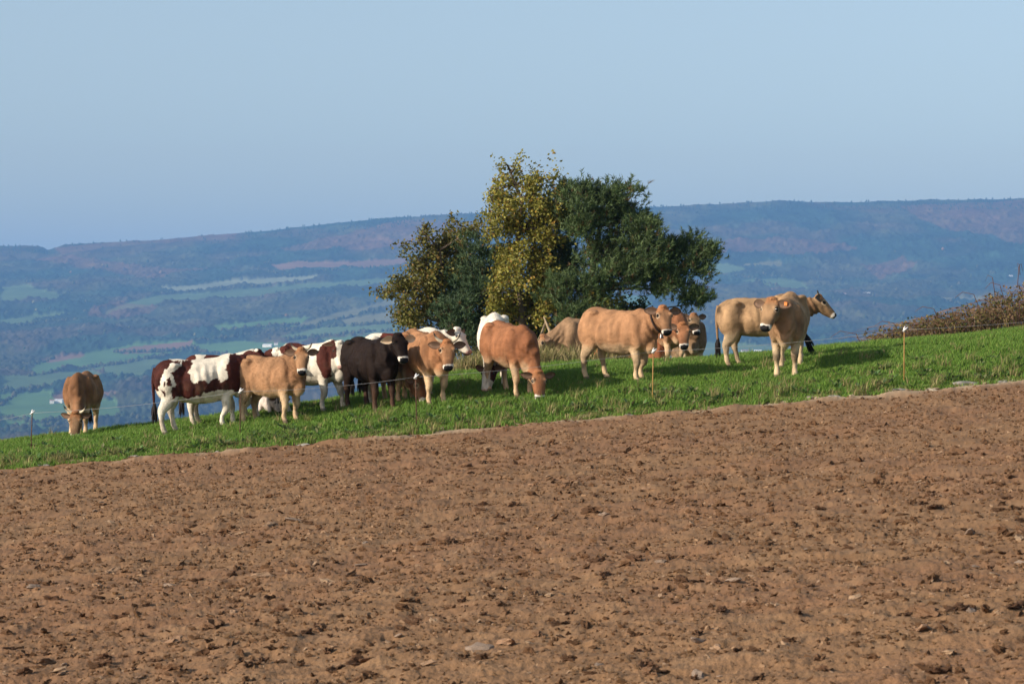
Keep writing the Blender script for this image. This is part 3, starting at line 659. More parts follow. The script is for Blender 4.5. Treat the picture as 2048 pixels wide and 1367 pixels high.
make_cow('chestnut cow grazing head-on with a white rump showing behind it', hit(1022, 791), -64, 0.95, 'brown', graze=True, head=(.94, .08, .5), look=(-75, 74), girth=1.06, dark=.25, stance=(.05, .0, 0, .05))
make_cow('white rumped pied cow grazing behind the chestnut one', hit(990, 768), -88, 0.93, 'pied', patches=[(.75, .9, .12, .3), (-.62, 1.1, .04, .25), (.2, 1.22, .12, .05)], tint=(1.4, 1.3, 1.2), graze=True, head=(.92, -.12, .5), look=(-120, 70), headwhite='blaze')
make_cow('beige cow grazing below the pine, half hidden beyond the crest', at_depth(1180, 58.6), 196, 0.95, 'beige', (.88, .86, .88), graze=True, head=(1.02, 0, .92), look=(200, 64), udder=True, tail='down', snap=False)
bell_root, bell = make_cow('tan cow with collar and bell looking at the camera', hit(1240, 762), -40, 0.97, 'fawn', (1.0, .98, .95), head=(.96, .0, 1.33), look=(-76, 56), stance=(.02, -.10, -.06, .14), girth=1.1, headscale=1.06, legdark=.5, dark=.0, ears=(.0, .05))
make_cow('chestnut cow with lowered head peering from behind the belled cow', at_depth(1336, 58.2), -76, 0.94, 'brown', (1.05, 1.08, 1.1), head=(1.0, .02, .88), look=(-86, 62), dark=.1, headscale=1.1)
make_cow('dun cow with small visible face, rearmost beside the lowered head', at_depth(1378, 60.2), -86, 1.0, 'beige', (.70, .68, .68), head=(.80, -.02, 1.30), look=(-75, 58), dark=.3, headscale=.9)
make_cow('rust coloured cow lying down, seen between the legs of the belled cow', at_depth(1262, 58.3), 172, 0.9, 'brown', (1.1, 1.0, 1.0), lying=True, head=(.95, 0, .70))
make_cow('beige horned cow in broadside with its head in profile to the right', hit(1522, 731), -2, 0.94, 'beige', (1.0, .97, .93), head=(1.07, .0, 1.17), look=(-8, 47), horns=.7, stance=(-.06, .30, -.02, .18), headscale=.97, ears=(-.15, -.1), girth=.93, dark=.4, headtint=.7, earscale=1.15)
make_cow('beige cow facing the camera with an orange ear tag, head turned left', hit(1576, 746), -100, 1.03, 'beige', (.92, .88, .84), head=(.86, -.18, 1.32), look=(-122, 57), tags=(1,), dark=.35, legdark=.7, tail='right', headscale=1.1, ears=(0, .15), headtint=.9)
make_cow('pale grey calf lying in the grass behind the fluffy heifer', hit(548, 826), -75, .62, 'pale', lying=True, head=(.85, 0, .98), look=(-80, 60), group='calf')

# collar with bell
def bell_parts(root, d):
    poll, hf, hs, hu = d['poll'], d['hf'], d['hs'], d['hu']
    c, sd, up, w, a, b = d['rings'][9]; c = Vector(c); sd = Vector(sd); up = Vector(up)
    B = MB(); pts = [c + sd * (w + .012) * math.cos(t) + up * ((a + .012) if math.sin(t) > 0 else (b * 1.02 + .03)) * math.sin(t) for t in np.linspace(0, 2 * math.pi, 33)]
    B.tube(pts, [.016] * 33, 6); co = B.obj('collar', M_LEATHER, root)
    b0 = c - up * (b * 1.02 + .05) + Vector((.02, -.03, 0)); B = MB()
    prof = [(0, .014), (-.02, .024), (-.05, .032), (-.085, .040), (-.10, .046)]
    loft(B, [(b0 + Vector((0, 0, z)), (1, 0, 0), (0, 1, 0), r, r, r) for z, r in prof], 12, 1); B.obj('bell', M_BELL, co)
bell_parts(bell_root, bell)

# ------------------------------------------------------------------ electric fence
POSTS = [(62, 905, 826, M_METAL), (480, 880, 783, M_METAL), (833, 856, 754, M_METAL), (1305, 806, 703, M_FIBRE), (1808, 770, 660, M_FIBRE)]
LABS = ['dark iron fence stake with white insulator at the far left', 'thin rusty fence stake in front of the pied cow', 'thin rusty fence stake in front of the tan horned cow', 'ochre fence stake in front of the belled cow', 'yellow fence stake standing alone near the bramble bank']
tops = []
for (u, vb, vt, m), lab in zip(POSTS, LABS):
    p = hit(u, vb); q = px(u, vt, p.y); hh = q.z - p.z
    e = empty('fence_post', p); tag(e, lab, 'fence post', 'electric fence stakes')
    b = MB(); ln = random.uniform(-.03, .03); b.tube([(0, 0, -.2), (ln * .4, 0, hh * .5), (ln, 0, hh)], [.009, .009, .008], 8); b.obj('stake', m, e)
    b = MB(); b.tube([(ln, -.005, hh - .03), (ln, -.005, hh + .035), (ln + .008, -.02, hh + .06)], [.018, .017, .012], 8); b.tube([(ln - .03, -.03, hh - .015), (ln + .02, -.035, hh + .02), (ln + .055, -.03, hh + .05)], [.010, .013, .008], 6); b.obj('insulator', M_WHITE, e)
    tops.append(Vector((p.x + ln, p.y - .03, p.z + hh + .005)))
a0 = tops[0] + (tops[0] - tops[1]) * .45 + Vector((0, 0, -.05)); z0 = tops[-1] + Vector((4.5, .6, .40))
B = MB()
allp = [a0] + tops + [z0]
for p, q in zip(allp[:-1], allp[1:]):
    B.tube([p.lerp(q, t) - Vector((0, 0, .05 * 4 * t * (1 - t))) for t in np.linspace(0, 1, 12)], [.0022] * 12, 5)
tag(B.obj('fence_wire', M_WIRE), 'thin grey electric fence wire strung along the stakes', 'wire')

# ------------------------------------------------------------------ trees
def lerp_c(a, b, t): return tuple(np.array(a) * (1 - t) + np.array(b) * t)
def leaf(B, p, ax, nrm, L, Wd, c):
    ax = ax.normalized(); s = ax.cross(nrm)
    if s.length < 1e-3: s = ax.orthogonal()
    s.normalize(); n = s.cross(ax)
    B.add([p, p + ax * L * .5 + s * Wd * .5 + n * L * .08, p + ax * L - n * L * .1, p + ax * L * .5 - s * Wd * .5 + n * L * .08, p + ax * L * .5 - n * L * .02], [(0, 1, 4), (1, 2, 4), (2, 3, 4), (3, 0, 4)], c)
def rvec(r): 
    while True:
        v = Vector((r.uniform(-1, 1), r.uniform(-1, 1), r.uniform(-1, 1)))
        if .05 < v.length < 1: return v
def make_tree(name, label, cat, base, y, trunk_uv, blobs, kind, density, cols, seed, trunk_r=.13, bark=M_BARK, ds=1.0):
    r = random.Random(seed); root = empty(name, base); tag(root, label, cat, 'wind-shaped trees on the crest')
    TB = MB(); b0 = Vector(base); CP = []; CO = []
    ty = 1.0 if kind == 'pine' else 0; tp = [b0 + Vector((0, ty, -.5))] + [px(u, v, y + ty + r.uniform(-.2, .2)) for (u, v) in trunk_uv]; nT = len(tp)
    TB.tube([p - b0 for p in tp], [trunk_r * (1 - .8 * i / (nT - 1)) for i in range(nT)], 9)
    for bi, bl in enumerate(blobs):
        u, v, ru, rv = bl[:4]; dy = (bl[4] if len(bl) > 4 else r.uniform(-.6, .6)) + (2.2 * max(0, min(1, (1165 - u) / 40)) if kind == 'pine' and u > 1040 else 0); ctr = px(u, v, y) + Vector((0, dy, 0)); rx = ru / F * y; rz = rv / F * y; ry = max(rx, rz) * 1.0
        best = min(tp[1:], key=lambda q: (q - ctr).length + max(0, q.z - ctr.z) * .8)     # limb from the trunk
        mid = best.lerp(ctr, .55) + Vector((r.uniform(-.1, .1), r.uniform(-.2, .2), r.uniform(-.05, .15)))
        TB.tube([p - b0 for p in (best, mid, ctr)], [.038 * trunk_r / .13, .024, .010], 5)
        ncl = max(6, int(density * (rx * rz) ** .85 * 10))
        subs = []
        for k in range(max(3, ncl // 8)):
            d = rvec(r); d = d.normalized() * (d.length ** .35) * r.uniform(.7, 1.12); subs.append(ctr + Vector((d.x * rx, d.y * ry, (abs(d.z) * 1.5 - .6 if kind == 'pine' else d.z) * rz)))
        for k in range(ncl):
            sb_ = r.choice(subs); sp = min(.105 if kind == 'pine' else .13 * ds, .45 * min(rx, rz) + .02); dn = ((sb_ - ctr).normalized() + Vector((.35, 0, .55))).normalized(); cp = sb_ + (Vector((r.gauss(0, sp * 1.5), r.gauss(0, sp * 1.5), r.gauss(0, sp * .5))) if kind == 'pine' else dn * r.gauss(0, sp * 1.7) + rvec(r) * sp * .8)
            if k % 3 == 0:
                st = ctr.lerp(cp, .5) - Vector((0, 0, .05)); TB.tube([p - b0 for p in (st, st.lerp(cp, .5) + rvec(r) * .05, cp)], [.010, .007, .003], 3)
            CP.append(cp - b0); CO.append(((cp - ctr).normalized() * .5 + (cp - sb_).normalized()).normalized())
    g = np.random.default_rng(seed); CP = np.array(CP); CO = np.array(CO); nc = len(CP); nrm = lambda a: a / (np.linalg.norm(a, axis=-1, keepdims=True) + 1e-9)
    if kind == 'pine':
        K, Nn = 4, 16
        q = CP[:, None] + g.normal(0, .085, (nc, K, 3)); ax = nrm(CO[:, None] * .6 + np.array([.25, -.05, .75]) + g.normal(0, .35, (nc, K, 3)))
        t = np.clip(g.normal(.45, .3, (nc, K, 1)), 0, 1); c = (np.array(cols[0]) * (1 - t) + np.array(cols[1]) * t) * g.uniform(.75, 1.25, (nc, K, 1)); c = np.where(g.random((nc, K, 1)) < .04, np.array([.12, .08, .03]), c)
        side = nrm(np.cross(ax, g.normal(0, 1, (nc, K, 3)))); s2 = np.cross(ax, side); a = g.uniform(0, 6.283, (nc, K, Nn, 1))
        dr = nrm(ax[:, :, None] * g.uniform(.45, 1.1, (nc, K, Nn, 1)) + (side[:, :, None] * np.cos(a) + s2[:, :, None] * np.sin(a)) * .7)
        p0 = q[:, :, None] + ax[:, :, None] * g.uniform(-.03, .14, (nc, K, Nn, 1)); sd = nrm(np.cross(dr, g.normal(0, 1, dr.shape))) * .010
        Vv = np.stack([p0 - sd, p0 + sd, p0 + dr * g.uniform(.07, .13, (nc, K, Nn, 1))], 3).reshape(-1, 3); Ff = np.arange(len(Vv)).reshape(-1, 3)
        cc = np.repeat(np.broadcast_to(c[:, :, None], dr.shape).reshape(-1, 3), 3, 0)
    else:
        K = 12; q = CP[:, None] + g.normal(0, .085 * ds, (nc, K, 3)); ax = nrm(CO[:, None] * .5 + np.array([.55, 0, -.15]) + g.normal(0, .5, (nc, K, 3)))
        t = np.clip(g.normal(.5, .28, (nc, 1, 1)) + g.normal(0, .2, (nc, K, 1)), 0, 1); c = (np.array(cols[0]) * (1 - t) + np.array(cols[1]) * t) * g.uniform(.8, 1.2, (nc, K, 1))
        c = np.where(g.random((nc, K, 1)) < .12, np.array(cols[2]) * g.uniform(.7, 1.2, (nc, K, 1)), c)
        side = nrm(np.cross(ax, g.normal(0, 1, (nc, K, 3)))); n_ = np.cross(side, ax); L = g.uniform(.055, .105, (nc, K, 1)) * ds; Wd = L * g.uniform(.55, .8, (nc, K, 1)) * .5
        Vv = np.stack([q, q + ax * L * .5 + side * Wd + n_ * L * .1, q + ax * L - n_ * L * .12, q + ax * L * .5 - side * Wd + n_ * L * .1], 2).reshape(-1, 3)
        i = np.arange(nc * K)[:, None] * 4; Ff = np.concatenate([i + [[0, 1, 2]], i + [[0, 2, 3]]]); cc = np.repeat(c.reshape(-1, 3), 4, 0)
    TB.obj('trunk', bark, root); link(bpy.data.objects.new('crown', mesh('crown', Vv, Ff, False, np.clip(cc, .005, .9), M_LEAF if kind != 'pine' else M_NEEDLE)), root)
    return root
TY = 70.0
gA = at_depth(1042, TY - .3); gB = at_depth(905, TY + 1.2); gC = at_depth(1160, TY - 1.4); gD = at_depth(965, TY + 1.0)
make_tree('pine_tree', 'large dark wind-swept pine leaning right over the tan cows', 'pine tree', gC, TY - 1.5, [(1160,690),(1165,640),(1175,580),(1190,520),(1200,450),(1205,400)],
 [(1128,372,28,22),(1165,398,45,30),(1205,398,40,28),(1235,383,28,20),(1115,430,50,42),(1180,450,55,40),(1240,432,38,32),(1280,455,36,28),(1130,510,60,50),(1210,510,60,45),(1275,505,48,38),(1325,500,42,28),(1372,492,38,24),(1398,505,22,26),(1345,530,48,26),(1390,535,26,20),(1290,550,42,28),(1230,560,50,32),(1150,580,60,42),(1110,620,45,50),(1180,625,45,36),(1350,565,28,18),(1375,585,26,18),(1388,607,24,16),(1330,575,22,14),(1095,560,35,45),(1130,670,48,34),(1060,600,30,40,.8),(1060,660,35,30,.8)],
 'pine', 38, ((.040, .072, .024), (.11, .155, .052)), 11, .17)
make_tree('pine_tree', 'small bluish pine between the two autumn leaved trees', 'pine tree', gD, TY + .8, [(968,690),(962,640),(958,580),(960,520)],
 [(965,505,36,28),(935,545,40,30),(975,550,35,35),(915,585,38,28),(950,600,42,36),(905,625,34,26),(945,650,42,32),(925,675,34,22),(975,660,36,36),(980,690,30,22)],
 'pine', 38, ((.036, .068, .030), (.085, .13, .056)), 12, .11)
make_tree('autumn_tree', 'olive brown leaved bushy tree at the left of the group', 'tree', gB, TY + 1.2, [(905,690),(900,650),(890,600),(885,550),(880,500)],
 [(850,468,12,18),(855,495,20,18),(900,480,32,22),(935,458,28,16),(880,512,38,26),(842,530,30,22),(925,510,38,34),(822,562,30,20),(795,582,26,13),(768,578,16,9),(870,560,42,32),(838,590,36,24),(812,612,26,16),(800,632,18,11),(870,612,38,30),(835,640,28,16),(868,650,26,16),(915,570,35,35),(820,625,20,12)],
 'leaf', 42, ((.17, .16, .032), (.09, .085, .02), (.20, .12, .028)), 13, .10)
make_tree('autumn_tree', 'tall yellow green leaved tree at the centre of the group', 'tree', gA, TY - .3, [(1042,690),(1045,640),(1040,580),(1030,520),(1038,460),(1045,400),(1030,370),(1022,345)],
 [(1002,334,5,9),(1031,332,5,8),(1005,358,8,9),(1021,362,9,10),(988,385,13,22),(988,420,18,24),(1030,395,27,28),(1066,372,24,24),(1091,355,14,14),(1077,400,26,26),(1030,440,34,32),(1109,420,22,20),(1128,432,13,18),(988,460,16,24),(1077,450,31,32),(1021,490,29,30),(1067,505,32,32),(1100,470,19,22),(1040,550,34,34),(1077,560,24,28),(1002,590,21,30),(1049,605,34,32),(1002,635,22,28),(1040,650,32,26),(1081,620,18,26),(1002,540,16,26),(991,610,14,24)],
 'leaf', 46, ((.31, .28, .05), (.17, .165, .032), (.32, .19, .03)), 14, .12)
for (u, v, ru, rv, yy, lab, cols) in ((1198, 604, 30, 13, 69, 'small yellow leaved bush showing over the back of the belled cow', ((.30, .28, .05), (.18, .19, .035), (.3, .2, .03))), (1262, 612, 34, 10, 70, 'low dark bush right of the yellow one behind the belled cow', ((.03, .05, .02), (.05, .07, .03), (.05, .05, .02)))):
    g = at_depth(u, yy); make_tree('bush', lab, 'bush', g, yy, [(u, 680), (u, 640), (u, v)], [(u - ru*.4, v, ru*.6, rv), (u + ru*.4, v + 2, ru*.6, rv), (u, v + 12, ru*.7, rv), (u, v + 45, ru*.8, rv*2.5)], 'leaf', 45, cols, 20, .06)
ug = at_depth(1060, 68.5)
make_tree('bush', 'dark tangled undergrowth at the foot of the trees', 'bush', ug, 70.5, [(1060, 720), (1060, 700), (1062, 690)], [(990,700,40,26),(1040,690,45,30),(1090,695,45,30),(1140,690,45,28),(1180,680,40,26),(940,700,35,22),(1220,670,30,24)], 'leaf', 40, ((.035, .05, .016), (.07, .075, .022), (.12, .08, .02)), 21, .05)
for (p1, p2, r0, lab) in (((1066, 700), (1092, 640), .045, 'bare pale leaning branch, left of two at the foot of the trees'), ((1106, 708), (1088, 634), .05, 'bare pale leaning branch, right of two at the foot of the trees')):
    a = px(*p1, 66.5); b = px(*p2, 67.4); g = Vector((a.x, a.y, gz(a.x, a.y))); B = MB(); m = a.lerp(b, .6) + Vector((.05, 0, .03))
    B.tube([g - g, a - g, m - g, b - g], [r0 * 1.1, r0, r0 * .8, r0 * .4], 7);
    o = B.obj('dead_branch', M_DEAD); o.location = g; tag(o, lab, 'branch', 'dead branches under the trees')

# ------------------------------------------------------------------ bramble bank on the right
r = random.Random(31); bb = at_depth(1900, 57.0); root = empty('bramble_bank', bb); tag(root, 'tangled brown bramble bank with arching canes on the right crest', 'bramble')
CB = MB(); LB = MB()
def bram_top(u): return np.interp(u, [1700, 1740, 1790, 1850, 1900, 1960, 2010, 2060, 2300], [688, 672, 650, 634, 622, 600, 578, 560, 520])
for i in range(1050):
    u = r.triangular(1735, 2290, 2100) if r.random() < .4 else r.uniform(1745, 2290); y = r.uniform(55.8, 59.5)
    g = at_depth(u, y); topz = px(u, bram_top(u), y).z; hgt = max(.12, (topz - g.z)) * r.uniform(.45, 1.08); dx = r.uniform(-.7, .6); dy = r.uniform(-.4, .4)
    pts = [g + Vector((dx * t * t, dy * t, hgt * (1.9 * t - .95 * t * t * (1 + .35 * abs(dx))))) + rvec(r) * .02 for t in np.linspace(0, 1.15, 7)]
    c = np.array(r.choice([(.16, .075, .055), (.22, .13, .085), (.12, .06, .04), (.28, .19, .11), (.10, .055, .045)])) * r.uniform(.7, 1.2)
    rr0 = r.uniform(.004, .009); CB.tube([p - bb for p in pts], [rr0 * (1 - .1 * k) for k in range(7)], 3, tuple(c))
    for _ in range(r.randint(12, 20)):
        k = r.random() * .85; p = pts[int(k * 6)]; cc = np.array(r.choice([(.16, .12, .035), (.22, .17, .05), (.12, .08, .035), (.10, .115, .03), (.17, .10, .045)])) * r.uniform(.6, 1.2)
        leaf(LB, p - bb + rvec(r) * .09, rvec(r), rvec(r), r.uniform(.04, .09), r.uniform(.03, .055), tuple(cc))
for (u, v, y, L, dx) in ((1730, 676, 56.2, .55, -.7), (1990, 560, 57, .5, -.2), (2035, 545, 57, .6, .1), (2010, 575, 56.5, .5, -.4), (1960, 590, 56.8, .45, -.5), (1880, 615, 56.5, .4, -.5), (1800, 640, 56.3, .35, -.5), (2040, 520, 57, .3, -.06)):
    b0_ = px(u, v, y) - Vector((0, 0, .3)); CB.tube([b0_ - bb, b0_ - bb + Vector((dx * .25, 0, L * .7)), b0_ - bb + Vector((dx * .7, 0, L * .8)), b0_ - bb + Vector((dx, 0, L * .55))], [.008, .007, .006, .003], 4, (.13, .07, .05))
CB.obj('canes', M_CANE, root)['kind'] = 'stuff'; LB.obj('leaves', M_LEAF, root)['kind'] = 'stuff'

# ------------------------------------------------------------------ scattering with geometry nodes
def scatter(name, P, rot, scl, idx, sources, material):
    """one object whose points carry instanced clumps"""
    c = bpy.data.collections.new(name + '_kinds')
    for s in sources: c.objects.link(s)
    me = bpy.data.meshes.new(name); me.vertices.add(len(P)); me.vertices.foreach_set('co', np.asarray(P, np.float32).ravel())
    for nme, typ, dat, key in (('rot', 'FLOAT_VECTOR', rot, 'vector'), ('scl', 'FLOAT_VECTOR', scl, 'vector'), ('idx', 'INT', idx, 'value')):
        a = me.attributes.new(nme, typ, 'POINT'); a.data.foreach_set(key, np.asarray(dat, np.int32 if typ == 'INT' else np.float32).ravel())
    o = link(bpy.data.objects.new(name, me)); g = bpy.data.node_groups.new(name, 'GeometryNodeTree')
    g.interface.new_socket('Geometry', in_out='INPUT', socket_type='NodeSocketGeometry'); g.interface.new_socket('Geometry', in_out='OUTPUT', socket_type='NodeSocketGeometry')
    gi = g.nodes.new('NodeGroupInput'); go = g.nodes.new('NodeGroupOutput'); ip = g.nodes.new('GeometryNodeInstanceOnPoints'); ci = g.nodes.new('GeometryNodeCollectionInfo')
    ci.inputs['Collection'].default_value = c; ci.inputs['Separate Children'].default_value = True; ci.inputs['Reset Children'].default_value = True
    def at(n, ty):
        a = g.nodes.new('GeometryNodeInputNamedAttribute'); a.data_type = ty; a.inputs['Name'].default_value = n; return a.outputs['Attribute']
    ip.inputs['Pick Instance'].default_value = True
    L = g.links.new; L(gi.outputs[0], ip.inputs['Points']); L(ci.outputs[0], ip.inputs['Instance']); L(at('idx', 'INT'), ip.inputs['Instance Index'])
    L(at('rot', 'FLOAT_VECTOR'), ip.inputs['Rotation']); L(at('scl', 'FLOAT_VECTOR'), ip.inputs['Scale']); L(ip.outputs[0], go.inputs[0])
    md = o.modifiers.new('scatter', 'NODES'); md.node_group = g
    return o
def grass_clump(seed, n, hmin, hmax, cols, rad, mat_, lean=.35, wid=.006):
    r = random.Random(seed); B = MB()
    for _ in range(n):
        a = r.uniform(0, 6.283); d = rad * math.sqrt(r.random()); p = Vector((d * math.cos(a), d * math.sin(a), 0)); h = r.uniform(hmin, hmax)
        ld = Vector((r.gauss(.35, .8), r.gauss(0, .8), 0)) * h * lean; sdv = Vector((math.cos(a * 3), math.sin(a * 3), 0)) * wid * r.uniform(.7, 1.3)
        m = p + ld * .35 + Vector((0, 0, h * .6)); t = p + ld * 1.1 + Vector((0, 0, h)); c = np.array(r.choice(cols)) * r.uniform(.75, 1.25)
        B.add([p - sdv, p + sdv, m + sdv * .8, m - sdv * .8, t], [(0, 1, 2, 3), (3, 2, 4)], tuple(c))
    me = mesh('clump%d' % seed, B.V, B.F, True, np.array(B.C), mat_); return bpy.data.objects.new('blade_clump', me)
GC = [(.135, .245, .033), (.11, .215, .028), (.165, .27, .04), (.085, .175, .025), (.21, .265, .06)]
DC = [(.30, .25, .11), (.24, .19, .08), (.20, .20, .06), (.12, .16, .03), (.36, .30, .16)]
src = [grass_clump(100 + i, 34, .04, .105, GC, .10, M_GRASS) for i in range(5)] + [grass_clump(110 + i, 32, .04, .12, GC[:3] + DC[:2], .10, M_GRASS) for i in range(3)] + [grass_clump(120 + i, 26, .05, .2, DC, .09, M_GRASS, .5) for i in range(2)]
n = 30000
a = RNG.uniform(-.225, .225, n); y = np.sqrt(RNG.uniform(46.0**2, 58.0**2, n)); x = a * y
yb = yb_of(x); keep = (y > yb + RNG.uniform(-.38, .05, n) + .45 * pn(x * 2.2, y * 2, 3)); a, y, x, yb = a[keep], y[keep], x[keep], yb[keep]; n = len(x)
z = ground(x, y); dist = y - yb; nn = fbm(x * 1.3, y * 1.0, 5, 3)
drp = np.clip(.30 * np.exp(-np.maximum(dist, 0) / .6) + .15 * sm(.1, .5, nn) * np.exp(-dist / 3), 0, .9); rr = RNG.random(n)
idx = np.where(rr < drp * .45, RNG.integers(8, 10, n), np.where(rr < drp + .04, RNG.integers(5, 8, n), RNG.integers(0, 5, n)))
sc_ = (1.0 + .45 * fbm(x * .9, y * .9, 1, 3)) * RNG.uniform(.7, 1.25, n) * (.75 + .25 * sm(0, 1.0, dist)); sc_ = np.where(dist < .9, sc_ * RNG.uniform(.6, 1.5, n), sc_)
g = scatter('grass', np.stack([x, y, z], 1), np.stack([np.zeros(n), np.zeros(n), RNG.uniform(-.6, .6, n)], 1), np.stack([np.ones(n), np.ones(n), sc_], 1), idx, src, M_GRASS)
tag(g, 'short green pasture grass covering the meadow slope', 'grass', kind='stuff')
def weed_clump(seed, cols):
    r = random.Random(seed); B = MB()
    for _ in range(r.randint(14, 22)):
        a = r.uniform(0, 6.283); d = Vector((math.cos(a), math.sin(a), r.uniform(.3, 1.3))).normalized(); p = d * r.uniform(.0, .10)
        leaf(B, p, d + rvec(r) * .3, Vector((0, 0, 1)) + rvec(r) * .5, r.uniform(.06, .13), r.uniform(.03, .055), tuple(np.array(r.choice(cols)) * r.uniform(.7, 1.2)))
    return bpy.data.objects.new('leafy_weed', mesh('weed%d' % seed, B.V, B.F, True, np.array(B.C), M_GRASS))
src = [weed_clump(200 + i, [(.06, .14, .035), (.08, .16, .04), (.10, .17, .06), (.16, .17, .07)]) for i in range(4)]
n = 260; u = RNG.uniform(-60, 2110, n); x0 = (u - 1024) / F * 47; y = yb_of(x0) + .2 + RNG.exponential(.7, n); x = (u - 1024) / F * y; z = ground(x, y); s1 = RNG.uniform(.6, 1.3, n)
g = scatter('weeds', np.stack([x, y, z], 1), np.stack([np.zeros(n), np.zeros(n), RNG.uniform(0, 6.28, n)], 1), np.stack([s1, s1, s1], 1), RNG.integers(0, 4, n), src, M_GRASS)
tag(g, 'low leafy weeds among the grass along the field edge', 'weeds', kind='stuff')
# tall dry grass under the trees
src = [grass_clump(140 + i, 40, .25, .6, [(.36, .28, .14), (.28, .22, .10), (.22, .19, .07), (.16, .16, .05)], .16, M_DRY, .4, .009) for i in range(4)]
pts = []
for _ in range(700):
    u = random.uniform(895, 1110) if random.random() < .8 else random.uniform(1110, 1260); y = random.uniform(56.5, 62); g0 = at_depth(u, y); pts.append(g0)
n = len(pts); s1 = RNG.uniform(.6, 1.25, n)
g = scatter('dry_grass', np.array(pts), np.stack([np.zeros(n), np.zeros(n), RNG.uniform(0, 6.28, n)], 1), np.stack([s1, s1, s1], 1), RNG.integers(0, 4, n), src, M_DRY)
tag(g, 'tall straw coloured dry grass at the foot of the trees', 'dry grass', kind='stuff')

# ------------------------------------------------------------------ clods and stones
def rock_mesh(name, seed, flat, ang, col, mat_, sub=2):
    import bmesh
    bm = bmesh.new(); bmesh.ops.create_icosphere(bm, subdivisions=sub, radius=1); P = np.array([v.co[:] for v in bm.verts])
    f = 1 + ang * fbm(P[:, 0] * 1.3 + seed * 7, P[:, 1] * 1.3, P[:, 2] * 1.3, 3); 
    P = P * f[:, None] * np.array([1, .75, flat]); 
    for v, q in zip(bm.verts, P): v.co = q
    me = bpy.data.meshes.new(name); bm.to_mesh(me); bm.free(); me.materials.append(mat_)
    n = len(me.vertices); c = np.array(col) * (1 + .2 * fbm(P[:, 0] * 3, P[:, 1] * 3, P[:, 2] * 3 + seed, 2))[:, None]; setcol(me, np.clip(c, .01, .9)); return me
soilcols = [(.225, .128, .064), (.19, .102, .052), (.25, .146, .076), (.15, .08, .04), (.28, .172, .096), (.31, .20, .12)]
src = [bpy.data.objects.new('crumb', rock_mesh('crumb%d' % i, i, .6, .9, soilcols[i], M_CLOD if i < 4 else M_STONE, 1)) for i in range(6)]
n = 100000; y = 15.5 + 31.5 * RNG.random(n) ** .75; a = RNG.uniform(-.225, .225, n); x = a * y
keep = (y < yb_of(x) + .35) & (pn(x * 1.4, y * 1.4, 8) > RNG.uniform(-.6, .35, n)); x, y = x[keep], y[keep]; n = len(x)
z = np.where(y > yb_of(x), ground(x, y) + .012, ground(x, np.minimum(y, yb_of(x) - .01)) + soil_disp(x, y)); s = .008 + .012 * RNG.random(n) ** 3 + .022 * RNG.random(n) ** 9; s *= 1
idx = np.where(RNG.random(n) < .88, RNG.integers(0, 4, n), RNG.integers(4, 6, n))
g = scatter('soil_crumbs', np.stack([x, y, z], 1), RNG.uniform(0, 6.28, (n, 3)) * np.array([.15, .15, 1]), np.stack([s * 1.2, s, s], 1), idx, src, M_CLOD)
tag(g, 'small crumbs of earth and gravel strewn over the ploughed soil', 'soil crumbs', kind='stuff')
src = [bpy.data.objects.new('clodlet', rock_mesh('clodlet%d' % i, 80 + i, .6, 1.4, c, M_CLOD, 2)) for i, c in enumerate([(.13, .07, .036), (.17, .09, .046), (.21, .115, .06)])]
n = 3600; y = 15.5 + 31 * RNG.random(n) ** .7; a = RNG.uniform(-.225, .225, n); x = a * y; keep = (y < yb_of(x) - .2) & (pn(x * .6, y * .45, 5) > RNG.uniform(-.5, .3, n)); x, y = x[keep], y[keep]; n = len(x)
s = .014 + .024 * RNG.random(n) ** 2.5; z = ground(x, np.minimum(y, yb_of(x) - .01)) + soil_disp(x, y) + s * .2
g = scatter('small_clods', np.stack([x, y, z], 1), RNG.uniform(0, 6.28, (n, 3)) * np.array([.1, .1, 1]), np.stack([s * RNG.uniform(1, 1.8, n), s, s], 1), RNG.integers(0, 3, n), src, M_CLOD)
tag(g, 'small dark clods of earth scattered across the ploughed soil', 'clods', kind='stuff')
cl = [rock_mesh('clod_%d' % i, 20 + i, .62, 1.5, c, M_CLOD, 3) for i, c in enumerate([(.13, .070, .038), (.17, .09, .05), (.15, .08, .045), (.22, .125, .07), (.27, .155, .088)])]
st = [rock_mesh('stone_%d' % i, 40 + i, .36, .9, c, M_STONE, 2) for i, c in enumerate([(.29, .18, .105), (.26, .155, .09), (.32, .21, .125), (.25, .18, .13)])]
r = random.Random(77)
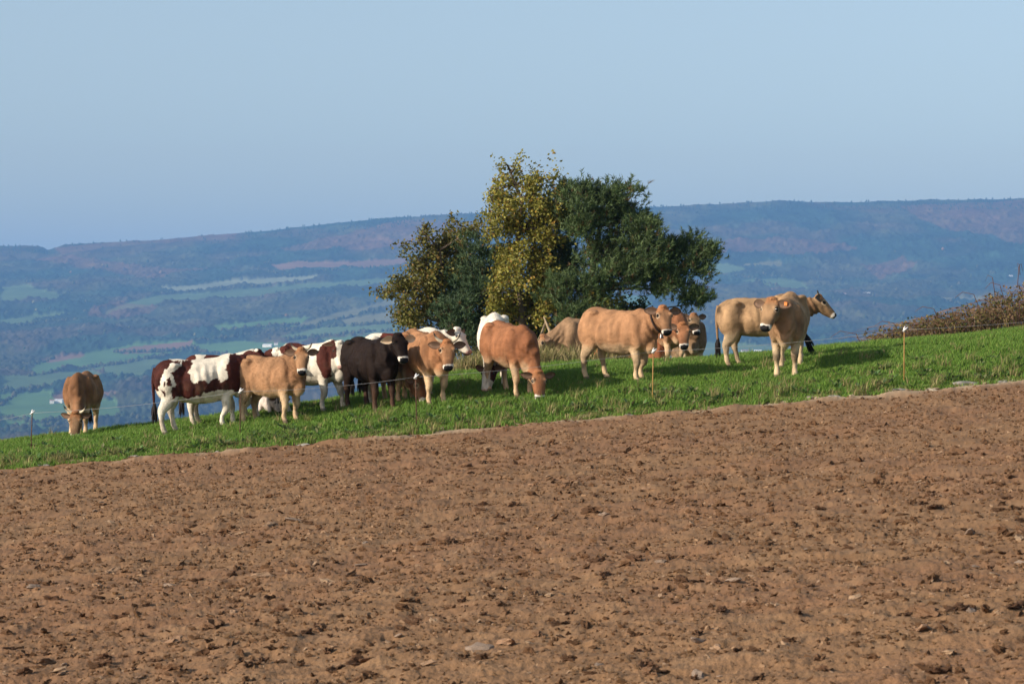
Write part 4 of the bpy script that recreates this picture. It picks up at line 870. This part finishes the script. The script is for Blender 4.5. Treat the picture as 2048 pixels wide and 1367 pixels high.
for i in range(280):
    v = 885 + 480 * r.random() ** .9; u = r.uniform(-20, 2070); p = hit(u, v)
    if p.y > float(yb_of(p.x)) - .3: continue
    o = bpy.data.objects.new('clod', r.choice(cl)); link(o, field); s = r.uniform(.022, .045) + (.03 * r.random() if r.random() < .2 else 0)
    o.location = (p.x, p.y, soil_z(p.x, p.y) + s * .15); o.scale = (s * r.uniform(1, 1.7), s, s); o.rotation_euler = (r.uniform(-.2, .2), r.uniform(-.2, .2), r.uniform(0, 6.28))
for i in range(110):
    v = 880 + 480 * r.random() ** .9; u = r.uniform(-20, 2070); p = hit(u, v)
    if p.y > float(yb_of(p.x)) - .3: continue
    o = link(bpy.data.objects.new('stone', r.choice(st))); s = r.uniform(.025, .06) + (.03 if r.random() < .12 else 0)
    o.location = (p.x, p.y, soil_z(p.x, p.y) + s * .12); o.scale = (s * r.uniform(1, 1.5), s, s); o.rotation_euler = (r.uniform(-.5, .3), r.uniform(-.4, .4), r.uniform(0, 6.28))
    tag(o, 'small pale brown stone lying loose on the ploughed soil', 'stone', 'loose stones on the ploughed field')
gst = [rock_mesh('kerbstone_%d' % i, 60 + i, .4, .8, c, M_STONE, 2) for i, c in enumerate([(.33, .28, .21), (.31, .24, .16), (.26, .24, .21)])]
for i in range(60):
    u = r.uniform(0, 2048) if r.random() < .5 else r.uniform(1480, 2048); p = at_depth(u, YB); yy = float(yb_of(p.x)) - r.uniform(-.05, .3); p = at_depth(u, yy)
    o = link(bpy.data.objects.new('stone', r.choice(gst))); s = r.uniform(.03, .075)
    o.location = (p.x, p.y, soil_z(p.x, min(p.y, float(yb_of(p.x)) - .02)) + s * .2); o.scale = (s * r.uniform(1, 2), s, s); o.rotation_euler = (r.uniform(-.2, .2), r.uniform(-.2, .2), r.uniform(0, 6.28))
    tag(o, 'pale stone along the strip between the grass and the soil', 'stone', 'stones along the grass edge')
p = at_depth(1932, 46.3); o = link(bpy.data.objects.new('stone', gst[2])); o.location = (p.x, p.y, p.z + .05); o.scale = (.19, .12, .12); o.rotation_euler = (.1, -.08, .2); tag(o, 'largest flat grey stone at the grass edge, far right', 'stone')
